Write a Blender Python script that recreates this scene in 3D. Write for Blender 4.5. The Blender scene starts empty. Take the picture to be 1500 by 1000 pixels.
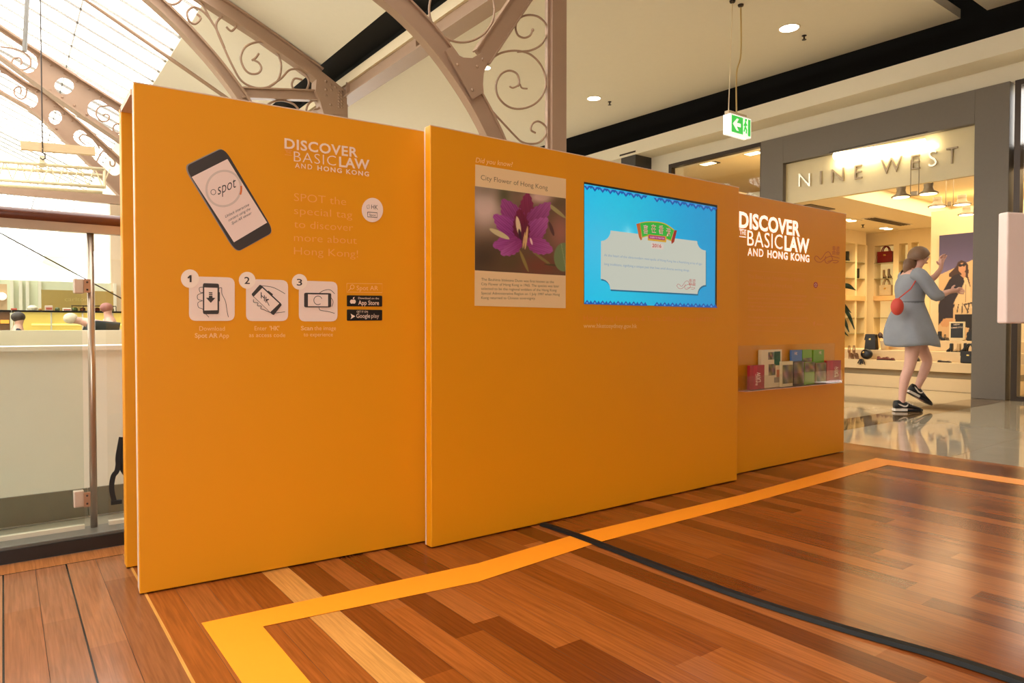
import bpy, bmesh, math, random
import numpy as np
from mathutils import Vector, Matrix

C = bpy.context.scene.collection
SC = bpy.context.scene
PI = math.pi
RNG = random.Random(7)

# ------------------------------------------------------------------ camera, sky, exposure
EYE = 0.85                      # camera height above the timber floor
FOC = 1000.0                    # focal length in pixels of the 1500 x 1000 frame
YAW, PITCH = math.radians(36.73), math.radians(1.229)
fwd = Vector((math.sin(YAW) * math.cos(PITCH), math.cos(YAW) * math.cos(PITCH), -math.sin(PITCH)))
rgt = Vector((math.cos(YAW), -math.sin(YAW), 0))
upv = rgt.cross(fwd)
cam_data = bpy.data.cameras.new('camera')
cam_data.sensor_width = 36.0
cam_data.lens = FOC / 1500.0 * 36.0
cam_data.clip_start = 0.05
cam = bpy.data.objects.new('camera', cam_data)
cam.matrix_world = Matrix(((rgt.x, upv.x, -fwd.x, 0), (rgt.y, upv.y, -fwd.y, 0), (rgt.z, upv.z, -fwd.z, EYE), (0, 0, 0, 1)))
C.objects.link(cam)
SC.camera = cam

world = bpy.data.worlds.new('world')
SC.world = world
world.use_nodes = True
wbg = world.node_tree.nodes['Background']
wbg.inputs[0].default_value = (1.0, 0.975, 0.93, 1)      # bright overcast sky over the glass roof
wbg.inputs[1].default_value = 10.0

SC.view_settings.view_transform = 'Standard'
SC.view_settings.look = 'None'
SC.view_settings.gamma = 1.0
SC.view_settings.use_curve_mapping = False
SC.view_settings.exposure = -0.38
SC.cycles.max_bounces = 10
SC.cycles.transparent_max_bounces = 16
SC.cycles.sample_clamp_indirect = 4.0
SC.cycles.caustics_reflective = False
SC.cycles.caustics_refractive = False

def lamp(name, kind, loc, power, color=(1, .82, .6), aim=None, size=None, size_y=None, spot=None, blend=.6, radius=None):
    l = bpy.data.lights.new(name, kind)
    l.energy = power
    l.color = color
    if kind == 'AREA':
        l.size = size
        if size_y:
            l.shape = 'RECTANGLE'
            l.size_y = size_y
    if kind == 'SPOT':
        l.spot_size = spot
        l.spot_blend = blend
        l.shadow_soft_size = radius or .06
    if kind == 'POINT':
        l.shadow_soft_size = radius or .06
    o = bpy.data.objects.new(name, l)
    o.location = loc
    if aim is not None:
        d = Vector(aim) - Vector(loc)
        o.rotation_euler = d.to_track_quat('-Z', 'Y').to_euler()
    C.objects.link(o)
    return o

# ------------------------------------------------------------------ from the photograph to the place
EYEV = Vector((0, 0, EYE))
def ray(px, py):
    return fwd + rgt * ((px - 750) / FOC) - upv * ((py - 500) / FOC)
def on_z(px, py, z=0.0):
    d = ray(px, py)
    return EYEV + d * ((z - EYE) / d.z)
def on_y(px, py, y):
    d = ray(px, py)
    return EYEV + d * (y / d.y)
def on_x(px, py, x):
    d = ray(px, py)
    return EYEV + d * (x / d.x)
def on_d(px, py, d):
    return EYEV + ray(px, py) * d

# ------------------------------------------------------------------ materials
def lin(r, g, b):
    def f(c):
        c = c / 255.0
        return c / 12.92 if c <= .04045 else ((c + .055) / 1.055) ** 2.4
    return (f(r), f(g), f(b), 1.0)

MATS = {}
def mat(name, rgb=(200, 200, 200), rough=.6, metal=0.0, noise=.06, scale=14.0, bump=0.0, emit=0.0, emit_rgb=None, spec=.5, stretch=None, trans=0.0):
    if name in MATS:
        return MATS[name]
    m = bpy.data.materials.new(name)
    m.use_nodes = True
    nt = m.node_tree
    b = nt.nodes['Principled BSDF']
    col = lin(*rgb)
    b.inputs['Roughness'].default_value = rough
    b.inputs['Metallic'].default_value = metal
    b.inputs['Specular IOR Level'].default_value = spec
    if trans:
        b.inputs['Transmission Weight'].default_value = trans
        b.inputs['IOR'].default_value = 1.3
    b.inputs['Base Color'].default_value = col
    if noise:
        tc = nt.nodes.new('ShaderNodeTexCoord')
        mp = nt.nodes.new('ShaderNodeMapping')
        if stretch:
            mp.inputs['Scale'].default_value = stretch
        nz = nt.nodes.new('ShaderNodeTexNoise')
        nz.inputs['Scale'].default_value = scale
        nz.inputs['Detail'].default_value = 4
        mx = nt.nodes.new('ShaderNodeMix')
        mx.data_type = 'RGBA'
        mx.inputs[6].default_value = tuple(c * (1 - noise) for c in col[:3]) + (1,)
        mx.inputs[7].default_value = tuple(min(1, c * (1 + noise)) for c in col[:3]) + (1,)
        nt.links.new(tc.outputs['Object'], mp.inputs['Vector'])
        nt.links.new(mp.outputs['Vector'], nz.inputs['Vector'])
        nt.links.new(nz.outputs['Fac'], mx.inputs[0])
        nt.links.new(mx.outputs[2], b.inputs['Base Color'])
        if bump:
            bp = nt.nodes.new('ShaderNodeBump')
            bp.inputs['Strength'].default_value = bump
            bp.inputs['Distance'].default_value = .01
            nt.links.new(nz.outputs['Fac'], bp.inputs['Height'])
            nt.links.new(bp.outputs['Normal'], b.inputs['Normal'])
    if emit:
        b.inputs['Emission Color'].default_value = lin(*(emit_rgb or rgb))
        b.inputs['Emission Strength'].default_value = emit
    MATS[name] = m
    return m

def mat_print(name, rough=.5, emit=0.0):
    """a printed or displayed picture: the colour of each point comes from the print itself"""
    if name in MATS:
        return MATS[name]
    m = bpy.data.materials.new(name)
    m.use_nodes = True
    nt = m.node_tree
    b = nt.nodes['Principled BSDF']
    b.inputs['Roughness'].default_value = rough
    a = nt.nodes.new('ShaderNodeAttribute')
    a.attribute_name = 'print'
    if emit:
        b.inputs['Base Color'].default_value = (.01, .01, .01, 1)
        nt.links.new(a.outputs['Color'], b.inputs['Emission Color'])
        b.inputs['Emission Strength'].default_value = emit
    else:
        nt.links.new(a.outputs['Color'], b.inputs['Base Color'])
    MATS[name] = m
    return m

def mat_glass(name, tint=(1, 1, 1), gloss=.08, veil=0.0, veil_rgb=(230, 230, 225), rough=.02, fres=.35):
    """thin sheet: mostly see-through, a little mirror, a little milky"""
    if name in MATS:
        return MATS[name]
    m = bpy.data.materials.new(name)
    m.use_nodes = True
    nt = m.node_tree
    nt.nodes.remove(nt.nodes['Principled BSDF'])
    out = nt.nodes['Material Output']
    tr = nt.nodes.new('ShaderNodeBsdfTransparent')
    tr.inputs[0].default_value = tint + (1,)
    gl = nt.nodes.new('ShaderNodeBsdfGlossy')
    gl.inputs['Roughness'].default_value = rough
    fr = nt.nodes.new('ShaderNodeLayerWeight')
    fr.inputs[0].default_value = .35
    mr = nt.nodes.new('ShaderNodeMath')
    mr.operation = 'MULTIPLY_ADD'
    mr.inputs[1].default_value = fres
    mr.inputs[2].default_value = gloss
    nt.links.new(fr.outputs['Fresnel'], mr.inputs[0])
    mx = nt.nodes.new('ShaderNodeMixShader')
    nt.links.new(mr.outputs[0], mx.inputs[0])
    nt.links.new(tr.outputs[0], mx.inputs[1])
    nt.links.new(gl.outputs[0], mx.inputs[2])
    last = mx
    if veil:
        tl = nt.nodes.new('ShaderNodeBsdfTranslucent')
        tl.inputs[0].default_value = lin(*veil_rgb)
        df = nt.nodes.new('ShaderNodeBsdfDiffuse')
        df.inputs[0].default_value = lin(*veil_rgb)
        h = nt.nodes.new('ShaderNodeMixShader')
        h.inputs[0].default_value = .4
        nt.links.new(tl.outputs[0], h.inputs[1])
        nt.links.new(df.outputs[0], h.inputs[2])
        v = nt.nodes.new('ShaderNodeMixShader')
        v.inputs[0].default_value = veil
        nt.links.new(mx.outputs[0], v.inputs[1])
        nt.links.new(h.outputs[0], v.inputs[2])
        last = v
    nt.links.new(last.outputs[0], out.inputs['Surface'])
    MATS[name] = m
    return m

# ------------------------------------------------------------------ mesh building (everything is written in world metres)
WM = {}
class MB:
    def __init__(s):
        s.v, s.f = [], []
    def add(s, vs, fs):
        n = len(s.v)
        s.v += [Vector(v) for v in vs]
        s.f += [tuple(i + n for i in f) for f in fs]
        return s
    def hexa(s, p):      # p: 4 bottom, 4 top (same winding)
        return s.add(p, [(3, 2, 1, 0), (4, 5, 6, 7), (0, 1, 5, 4), (1, 2, 6, 5), (2, 3, 7, 6), (3, 0, 4, 7)])
    def box(s, x0, x1, y0, y1, z0, z1, M=None):
        p = [Vector(q) for q in ((x0, y0, z0), (x1, y0, z0), (x1, y1, z0), (x0, y1, z0), (x0, y0, z1), (x1, y0, z1), (x1, y1, z1), (x0, y1, z1))]
        if M is not None:
            p = [M @ q for q in p]
        return s.hexa(p)
    def bar(s, a, b, w, t, side=(0, 1, 0)):      # rectangular bar from a to b, w across, t along 'side'
        a, b, sd = Vector(a), Vector(b), Vector(side).normalized()
        d = (b - a).normalized()
        n = d.cross(sd).normalized() * (w / 2)
        t2 = sd * (t / 2)
        return s.hexa([a - n - t2, a + n - t2, a + n + t2, a - n + t2, b - n - t2, b + n - t2, b + n + t2, b - n + t2])
    def tube(s, pts, r, n=10, cap=True, closed=False):
        pts = [Vector(p) for p in pts]
        k = len(pts)
        rs = r if isinstance(r, (list, tuple)) else [r] * k
        rings = []
        up = None
        for i, p in enumerate(pts):
            if closed:
                d = pts[(i + 1) % k] - pts[i - 1]
            else:
                d = pts[min(i + 1, k - 1)] - pts[max(i - 1, 0)]
            d.normalize()
            if up is None:
                up = Vector((0, 0, 1)) if abs(d.z) < .9 else Vector((1, 0, 0))
            x = up - d * up.dot(d)
            if x.length < 1e-6:
                x = d.orthogonal()
            x.normalize()
            up = x
            y = d.cross(x)
            rings.append([p + (x * math.cos(2 * PI * j / n) + y * math.sin(2 * PI * j / n)) * rs[i] for j in range(n)])
        vs = [v for rg in rings for v in rg]
        fs = []
        m = k if closed else k - 1
        for i in range(m):
            i2 = (i + 1) % k
            for j in range(n):
                j2 = (j + 1) % n
                fs.append((i * n + j, i * n + j2, i2 * n + j2, i2 * n + j))
        if cap and not closed:
            fs.append(tuple(range(n - 1, -1, -1)))
            fs.append(tuple((k - 1) * n + j for j in range(n)))
        return s.add(vs, fs)
    def flat(s, pts, w, t, side):       # a flat bar bent along pts: w in the plane, t along side
        pts = [Vector(p) for p in pts]
        sd = Vector(side).normalized()
        k = len(pts)
        vs, fs = [], []
        for i, p in enumerate(pts):
            d = (pts[min(i + 1, k - 1)] - pts[max(i - 1, 0)]).normalized()
            n = d.cross(sd).normalized() * (w / 2)
            q = sd * (t / 2)
            vs += [p - n - q, p + n - q, p + n + q, p - n + q]
        for i in range(k - 1):
            for j in range(4):
                j2 = (j + 1) % 4
                fs.append((i * 4 + j, i * 4 + j2, i * 4 + 4 + j2, i * 4 + 4 + j))
        fs.append((3, 2, 1, 0))
        fs.append(tuple((k - 1) * 4 + j for j in range(4)))
        return s.add(vs, fs)
    def lathe(s, base, prof, axis=(0, 0, 1), n=20, cap=True):
        base, ax = Vector(base), Vector(axis).normalized()
        x = ax.orthogonal().normalized()
        y = ax.cross(x)
        vs, fs = [], []
        for r, h in prof:
            for j in range(n):
                a = 2 * PI * j / n
                vs.append(base + ax * h + (x * math.cos(a) + y * math.sin(a)) * r)
        for i in range(len(prof) - 1):
            for j in range(n):
                j2 = (j + 1) % n
                fs.append((i * n + j, i * n + j2, (i + 1) * n + j2, (i + 1) * n + j))
        if cap:
            fs.append(tuple(range(n - 1, -1, -1)))
            fs.append(tuple((len(prof) - 1) * n + j for j in range(n)))
        return s.add(vs, fs)
    def ball(s, c, r, n=12, m=8):
        c = Vector(c)
        R3 = r if isinstance(r, (list, tuple)) else (r, r, r)
        vs = [c + Vector((0, 0, -R3[2]))]
        for i in range(1, m):
            a = -PI / 2 + PI * i / m
            for j in range(n):
                b = 2 * PI * j / n
                vs.append(c + Vector((R3[0] * math.cos(a) * math.cos(b), R3[1] * math.cos(a) * math.sin(b), R3[2] * math.sin(a))))
        vs.append(c + Vector((0, 0, R3[2])))
        fs = [(0, 1 + (j + 1) % n, 1 + j) for j in range(n)]
        for i in range(m - 2):
            for j in range(n):
                j2 = (j + 1) % n
                fs.append((1 + i * n + j, 1 + i * n + j2, 1 + (i + 1) * n + j2, 1 + (i + 1) * n + j))
        t = len(vs) - 1
        fs += [(t, 1 + (m - 2) * n + j, 1 + (m - 2) * n + (j + 1) % n) for j in range(n)]
        return s.add(vs, fs)
    def prism(s, pts, off):             # outline pts pushed by the vector off
        pts = [Vector(p) for p in pts]
        off = Vector(off)
        n = len(pts)
        return s.add(pts + [p + off for p in pts],
                     [tuple(range(n - 1, -1, -1)), tuple(range(n, 2 * n))] + [(i, (i + 1) % n, n + (i + 1) % n, n + i) for i in range(n)])
    def build(s, name, m, parent=None, label=None, bevel=0.0, smooth=False, sub=0, seg=2):
        me = bpy.data.meshes.new(name)
        W = WM.get(parent.name) if parent else None
        inv = W.inverted() if W else None
        me.from_pydata([tuple(inv @ v) if inv else tuple(v) for v in s.v], [], s.f)
        bm = bmesh.new()
        bm.from_mesh(me)
        bmesh.ops.recalc_face_normals(bm, faces=bm.faces)
        if bevel:
            es = [e for e in bm.edges if len(e.link_faces) == 2 and e.calc_face_angle(0) > .6]
            bmesh.ops.bevel(bm, geom=es, offset=bevel, segments=seg, affect='EDGES', profile=.5)
        bm.to_mesh(me)
        bm.free()
        return link(me, name, m, parent, label, smooth, sub)

def link(me, name, m, parent=None, label=None, smooth=False, sub=0):
    o = bpy.data.objects.new(name, me)
    C.objects.link(o)
    if m is not None:
        me.materials.clear()
        me.materials.append(m)
    if smooth:
        for p in me.polygons:
            p.use_smooth = True
    if sub:
        md = o.modifiers.new('round', 'SUBSURF')
        md.levels = md.render_levels = sub
    if parent:
        o.parent = parent
        WM[o.name] = WM[parent.name]
    else:
        WM[o.name] = Matrix.Identity(4)
    if label:
        o['label'] = label
    return o

def tag(o, label, cat, group=None, kind=None):
    o['label'] = label
    o['category'] = cat
    if group:
        o['group'] = group
    if kind:
        o['kind'] = kind
    return o

def thing(name, label, cat, loc, rz=0.0, group=None, kind=None):
    o = bpy.data.objects.new(name, None)
    o.empty_display_size = .1
    C.objects.link(o)
    o.location = loc
    o.rotation_euler = (0, 0, rz)
    WM[o.name] = Matrix.Translation(Vector(loc)) @ Matrix.Rotation(rz, 4, 'Z')
    return tag(o, label, cat, group, kind)

def struct(name, mb, m, label=None, cat=None, **k):
    o = mb.build(name, m, **k)
    o['kind'] = 'structure'
    if label:
        o['label'] = label
    if cat:
        o['category'] = cat
    return o

def dup(root, loc, label, group=None, rz=None):
    r = root.copy()
    C.objects.link(r)
    r.location = loc
    if rz is not None:
        r.rotation_euler = (0, 0, rz)
    r['label'] = label
    if group:
        r['group'] = group
    for ch in list(root.children):
        c = ch.copy()
        C.objects.link(c)
        c.parent = r
        for g in ch.children:
            d = g.copy()
            C.objects.link(d)
            d.parent = c
    return r

# plates cut from sheet: outline and holes as 2-D loops, mapped by fn(u, v) -> world, thick along off
def plate(outline, holes, fn, off, name, m, parent=None, label=None):
    cu = bpy.data.curves.new(name, 'CURVE')
    cu.dimensions = '2D'
    cu.fill_mode = 'BOTH'
    for lp in [outline] + holes:
        sp = cu.splines.new('POLY')
        sp.points.add(len(lp) - 1)
        for i, (u, v) in enumerate(lp):
            sp.points[i].co = (u, v, 0, 1)
        sp.use_cyclic_u = True
    cu.extrude = .5
    o = bpy.data.objects.new(name, cu)
    C.objects.link(o)
    dg = bpy.context.evaluated_depsgraph_get()
    me = bpy.data.meshes.new_from_object(o.evaluated_get(dg))
    mb = MB()
    off = Vector(off)
    mb.v = [fn(v.co.x, v.co.y) + off * (v.co.z) for v in me.vertices]
    mb.f = [tuple(p.vertices) for p in me.polygons]
    bpy.data.objects.remove(o)
    bpy.data.meshes.remove(me)
    bpy.data.curves.remove(cu)
    return mb.build(name, m, parent, label)

# lettering
TXT = {}
def glyphs(s, weight=0.0, italic=0.0, space=1.0):
    key = (s, weight, italic, space)
    if key in TXT:
        return TXT[key]
    cu = bpy.data.curves.new('lettering', 'FONT')
    cu.body = s
    cu.size = 1.0
    cu.resolution_u = 3
    cu.offset = weight
    cu.shear = italic
    cu.space_character = space
    cu.fill_mode = 'FRONT'
    o = bpy.data.objects.new('lettering', cu)
    C.objects.link(o)
    dg = bpy.context.evaluated_depsgraph_get()
    me = bpy.data.meshes.new_from_object(o.evaluated_get(dg))
    vs = [(v.co.x, v.co.y) for v in me.vertices]
    fs = [tuple(p.vertices) for p in me.polygons]
    bpy.data.objects.remove(o)
    bpy.data.meshes.remove(me)
    bpy.data.curves.remove(cu)
    x0 = min(v[0] for v in vs)
    x1 = max(v[0] for v in vs)
    TXT[key] = (vs, fs, x0, x1)
    return TXT[key]

CAP = .69     # capital height of the built-in lettering at size 1
class Plane:
    """an upright face: o + u*U + v*Z, n pointing towards the viewer"""
    def __init__(s, a, b):
        a, b = Vector(a), Vector(b)
        s.o = Vector((a.x, a.y, 0))
        s.U = Vector((b.x - a.x, b.y - a.y, 0)).normalized()
        s.n = s.U.cross(Vector((0, 0, 1)))
    def uv(s, px, py, w=0.0):
        d = ray(px, py)
        t = (s.o + s.n * w - EYEV).dot(s.n) / d.dot(s.n)
        p = EYEV + d * t - s.o
        return (p.dot(s.U), p.z)
    def P(s, u, v, w=0.0):
        return s.o + s.U * u + Vector((0, 0, v)) + s.n * w
    def at(s, px, py, w=0.0):
        u, v = s.uv(px, py, w)
        return s.P(u, v, w)

def letter(mb, pl, s, bl, br, cap, w=.0012, weight=0.0, italic=0.0, space=1.0, thick=0.0):
    """one line of lettering from the pixel bl to the pixel br (ends of its base line), capitals cap pixels tall at the left"""
    vs, fs, x0, x1 = glyphs(s, weight, italic, space)
    a, b = pl.uv(*bl, w), pl.uv(*br, w)
    c = pl.uv(bl[0], bl[1] - cap, w)
    k = (c[1] - a[1]) / CAP
    du, dv = (b[0] - a[0]) / (x1 - x0), (b[1] - a[1]) / (x1 - x0)
    pts = [pl.P(a[0] + (x - x0) * du, a[1] + (x - x0) * dv + y * k, w) for x, y in vs]
    mb.add(pts, fs)
    if thick:
        mb.add([p - pl.n * thick for p in pts], [tuple(reversed(f)) for f in fs])
        cnt = {}
        for f in fs:
            for i in range(len(f)):
                e = (f[i], f[(i + 1) % len(f)])
                cnt[tuple(sorted(e))] = cnt.get(tuple(sorted(e)), []) + [e]
        n = len(pts)
        base = len(mb.v) - 2 * n
        for es in cnt.values():
            if len(es) == 1:
                i, j = es[0]
                mb.f.append((base + i, base + n + i, base + n + j, base + j))

def sheet(mb, pl, pts, w=.0008, t=.0005):
    """a thin printed patch with the pixel outline pts"""
    q = [pl.at(px, py, w) for px, py in pts]
    mb.prism(q, pl.n * t)

def circ(cx, cy, rx, ry=None, n=36, a0=0, a1=2 * PI):
    ry = ry or rx
    return [(cx + rx * math.cos(a0 + (a1 - a0) * i / n), cy + ry * math.sin(a0 + (a1 - a0) * i / n)) for i in range(n + (0 if a1 - a0 > 6.28 else 1))]

def stroke2(mb, pl, pts, wid, w=.0012, t=.0004):
    """a drawn line of wid pixels along the pixel path"""
    k = len(pts)
    L, Rr = [], []
    for i in range(k):
        x0, y0 = pts[max(i - 1, 0)]
        x1, y1 = pts[min(i + 1, k - 1)]
        d = math.hypot(x1 - x0, y1 - y0) or 1
        nx, ny = -(y1 - y0) / d * wid / 2, (x1 - x0) / d * wid / 2
        L.append((pts[i][0] + nx, pts[i][1] + ny))
        Rr.append((pts[i][0] - nx, pts[i][1] - ny))
    n = len(mb.v)
    mb.v += [pl.at(*p, w) for p in L] + [pl.at(*p, w) for p in Rr]
    mb.f += [(n + i, n + i + 1, n + k + i + 1, n + k + i) for i in range(k - 1)]

def spline(pts, n=6):
    """smooth path through the points"""
    P = [Vector((p[0], p[1])) if len(p) == 2 else Vector(p) for p in pts]
    out = []
    for i in range(len(P) - 1):
        p0, p1, p2, p3 = P[max(i - 1, 0)], P[i], P[i + 1], P[min(i + 2, len(P) - 1)]
        for j in range(n):
            t = j / n
            out.append(.5 * ((2 * p1) + (p2 - p0) * t + (2 * p0 - 5 * p1 + 4 * p2 - p3) * t * t + (3 * p1 - p0 - 3 * p2 + p3) * t ** 3))
    out.append(P[-1])
    return [tuple(p) for p in out]

def picture(name, P4, nx, ny, fn, m, parent):
    """a flat picture: corners P4 = TL, TR, BL, BR; fn(s, t) arrays -> r, g, b (0..255)"""
    TL, TR, BL, BR = [Vector(p) for p in P4]
    S, T = np.meshgrid(np.linspace(0, 1, nx + 1), np.linspace(0, 1, ny + 1))
    a = np.array
    pts = (1 - T)[..., None] * ((1 - S)[..., None] * a(TL) + S[..., None] * a(TR)) + T[..., None] * ((1 - S)[..., None] * a(BL) + S[..., None] * a(BR))
    rgb = np.clip(fn(S, T), 0, 255) / 255.0
    rgb = np.where(rgb <= .04045, rgb / 12.92, ((rgb + .055) / 1.055) ** 2.4)
    mb = MB()
    mb.v = [Vector(p) for p in pts.reshape(-1, 3)]
    mb.f = [(j * (nx + 1) + i, (j + 1) * (nx + 1) + i, (j + 1) * (nx + 1) + i + 1, j * (nx + 1) + i + 1) for j in range(ny) for i in range(nx)]
    W = WM[parent.name].inverted() if parent else Matrix.Identity(4)
    me = bpy.data.meshes.new(name)
    me.from_pydata([tuple(W @ v) for v in mb.v], [], mb.f)
    ca = me.color_attributes.new('print', 'FLOAT_COLOR', 'POINT')
    buf = np.ones((len(mb.v), 4), dtype=np.float32)
    buf[:, :3] = rgb.reshape(-1, 3)
    ca.data.foreach_set('color', buf.ravel())
    return link(me, name, m, parent)

def inpoly(X, Y, poly):
    r = np.zeros(X.shape, bool)
    n = len(poly)
    for i in range(n):
        x0, y0 = poly[i]
        x1, y1 = poly[(i + 1) % n]
        if y0 == y1:
            continue
        c = ((y0 > Y) != (y1 > Y)) & (X < (x1 - x0) * (Y - y0) / (y1 - y0) + x0)
        r ^= c
    return r
# ------------------------------------------------------------------ large lamps of the shop and the mall, one added for the sign glow (the lamps' fittings are built below)
lamp('shop_ceiling_light', 'AREA', (11.5, 3.7, 2.935), 170, (1, .80, .50), (11.5, 3.7, 0), 3.6, 2.5)      # luminous recess of the shop ceiling
for lx, ly, lz in ((12.9, 6.0, 2.66), (11.4, 5.7, 2.66), (10.06, 7.7, 3.68), (10.3, 6.9, 3.68), (10.2, 1.2, 2.66)):
    lamp('shop_spot', 'SPOT', (lx, ly, lz), 260 if lz > 3 else 140, (1, .84, .58) if lz > 3 else (1, .76, .42), (lx, ly, 0), spot=2.4, blend=.9, radius=.06)
lamp('sign_streak_fill', 'AREA', (9.26, 4.33, 3.12), 12, (1, .88, .62), (9.4, 4.33, 3.12), 1.25, .05)  # added lamp, spreads the imitated glow over the sign board
for i, (lx, ly) in enumerate(((7.73, 8.14), (7.86, 4.79), (7.9, 1.5), (7.9, -1.8), (6.0, 11.5), (5.9, 3.2), (5.9, -0.6))):
    lamp('downlight_beam', 'SPOT', (lx, ly, 4.50), 75, (1, .88, .70), (lx, ly, 0), spot=2.0, blend=.8, radius=.07)

# ------------------------------------------------------------------ materials of the setting
def mat_timber():
    m = bpy.data.materials.new('timber_floor')
    m.use_nodes = True
    nt = m.node_tree
    b = nt.nodes['Principled BSDF']
    b.inputs['Specular IOR Level'].default_value = .26
    at = nt.nodes.new('ShaderNodeAttribute')
    at.attribute_name = 'tone'
    tc = nt.nodes.new('ShaderNodeTexCoord')
    mp = nt.nodes.new('ShaderNodeMapping')
    mp.inputs['Scale'].default_value = (42, 1.6, 1)
    nz = nt.nodes.new('ShaderNodeTexNoise')
    nz.inputs['Scale'].default_value = 3.0
    nz.inputs['Detail'].default_value = 6
    nz.inputs['Distortion'].default_value = .6
    rp = nt.nodes.new('ShaderNodeValToRGB')
    rp.color_ramp.elements[0].position = .3
    rp.color_ramp.elements[0].color = (.72, .70, .68, 1)
    rp.color_ramp.elements[1].position = .72
    rp.color_ramp.elements[1].color = (1.12, 1.1, 1.08, 1)
    ml = nt.nodes.new('ShaderNodeMix')
    ml.data_type = 'RGBA'
    ml.blend_type = 'MULTIPLY'
    ml.inputs[0].default_value = 1
    L = nt.links.new
    L(tc.outputs['Object'], mp.inputs[0])
    L(mp.outputs[0], nz.inputs['Vector'])
    L(nz.outputs['Fac'], rp.inputs[0])
    L(at.outputs['Color'], ml.inputs[6])
    L(rp.outputs[0], ml.inputs[7])
    L(ml.outputs[2], b.inputs['Base Color'])
    n2 = nt.nodes.new('ShaderNodeTexNoise')
    n2.inputs['Scale'].default_value = 1.3
    n2.inputs['Detail'].default_value = 5
    L(tc.outputs['Object'], n2.inputs['Vector'])
    mr = nt.nodes.new('ShaderNodeMapRange')
    mr.inputs[3].default_value = .13
    mr.inputs[4].default_value = .25
    L(n2.outputs['Fac'], mr.inputs[0])
    L(mr.outputs[0], b.inputs['Roughness'])
    bp = nt.nodes.new('ShaderNodeBump')
    bp.inputs['Strength'].default_value = .05
    bp.inputs['Distance'].default_value = .004
    L(nz.outputs['Fac'], bp.inputs['Height'])
    L(bp.outputs[0], b.inputs['Normal'])
    return m

def mat_stone(name, rgb, rough=.05, tile=(1, 1), grout=.004):
    m = mat(name, rgb, rough, noise=.10, scale=5, spec=.6)
    return m

M_CEIL = mat('ceiling_paint', (228, 220, 200), .85, noise=.02)
M_BEAM = mat('taupe_paint', (158, 128, 104), .5, noise=.05, scale=8)
M_BLACK = mat('black_void', (6, 5, 5), .95, noise=0)
M_GREY = mat('grey_portal', (108, 100, 90), .55, noise=.05, scale=30)
M_CREAM = mat('cream_wall', (226, 205, 165), .8, noise=.03)
M_WHITEWALL = mat('white_wall', (226, 222, 204), .75, noise=.02)
M_BRONZE = mat('bronze_frame', (62, 52, 46), .35, metal=.6, noise=.04)
M_GLASS = mat_glass('clear_glass', (.985, .99, .98), .01)
M_GREENGLASS = mat_glass('greenish_glass', (.925, .955, .925), .015)

# timber floor: boards laid towards the balustrade, each board its own tone
def timber_floor():
    v, f, tone = [], [], []
    base = [(138, 72, 27), (128, 64, 22), (150, 82, 34), (114, 56, 20), (144, 77, 31), (132, 68, 25), (158, 90, 42), (106, 50, 17)]
    def quad(x0, x1, y0, y1, c, z=0.0):
        n = len(v)
        v.extend([(x0, y0, z), (x1, y0, z), (x1, y1, z), (x0, y1, z)])
        f.append((n, n + 1, n + 2, n + 3))
        j = RNG.uniform(.92, 1.08)
        tone.append(tuple(min(1, q * j) for q in lin(*c)[:3]))
    gap = .0009
    # wide hatch boards on the left, tones paler to imitate reflected light
    x = .352 - .1805 * 20
    k = 0
    while x < .35:
        y = -6.0 - RNG.random()
        w = .1805 / 2
        for half in range(2):
            y = -6.0 - RNG.random()
            while y < 2.9:
                L = RNG.uniform(.7, 1.9)
                y2 = min(y + L, 2.9)
                quad(x + half * w + .0006, x + (half + 1) * w - .0006, y, y2, RNG.choice([(150, 98, 62), (138, 86, 52), (160, 110, 76), (142, 92, 60)]))
                y = y2
        quad(x - .0024, x + .0024, -6, 2.9, (30, 20, 14), .0006)
        x += .1805
    quad(.3505, .3585, -6, 2.9, (206, 150, 76), .0008)
    # border board along the kerb
    y0, y1 = 2.905, 3.03
    x = -3.3
    while x < 5:
        x2 = min(x + RNG.uniform(.5, 1.3), 4.95)
        if x2 - x > .05:
            quad(x, x2, y0, y1, (196, 150, 92) if x > .2 and x < 1.2 else RNG.choice([(176, 118, 66), (160, 100, 54)]))
        x = x2 + .0001
        if x >= 4.95:
            break
    quad(-3.3, .36, 2.9, 2.905, (34, 22, 14))
    # strip boards
    bw = .0903
    xs = [.3585, .438, .5285, .6188] + [.709 + i * bw for i in range(48)]
    for i in range(len(xs) - 1):
        x0, x1 = xs[i], min(xs[i + 1], 4.952)
        if x0 >= 4.95:
            break
        cream = abs(x0 - .709) < .01
        y = -6.0 - RNG.random() * 1.5
        last = None
        while y < 2.905:
            L = RNG.uniform(.55, 2.3)
            y2 = min(y + L, 2.905)
            c = RNG.choice([q for q in base if q != last])
            last = c
            if cream:
                c = RNG.choice([(206, 148, 78), (198, 140, 72)])
            quad(x0 + gap / 2, x1 - gap / 2, y, y2, c)
            y = y2
    me = bpy.data.meshes.new('floor')
    me.from_pydata(v, [], f)
    ca = me.color_attributes.new('tone', 'FLOAT_COLOR', 'CORNER')
    buf = np.ones((len(f) * 4, 4), dtype=np.float32)
    for i, c in enumerate(tone):
        buf[i * 4:i * 4 + 4, :3] = c
    ca.data.foreach_set('color', buf.ravel())
    o = link(me, 'floor', mat_timber())
    o['kind'] = 'structure'
    o['label'] = 'polished red-brown timber board floor in front of the orange stand'
    return o
timber_floor()
struct('floor_base', MB().box(-9, 4.95, -8, 3.03, -.2, -.003), mat('dark_underlay', (24, 15, 10), .9, noise=0))

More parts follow.
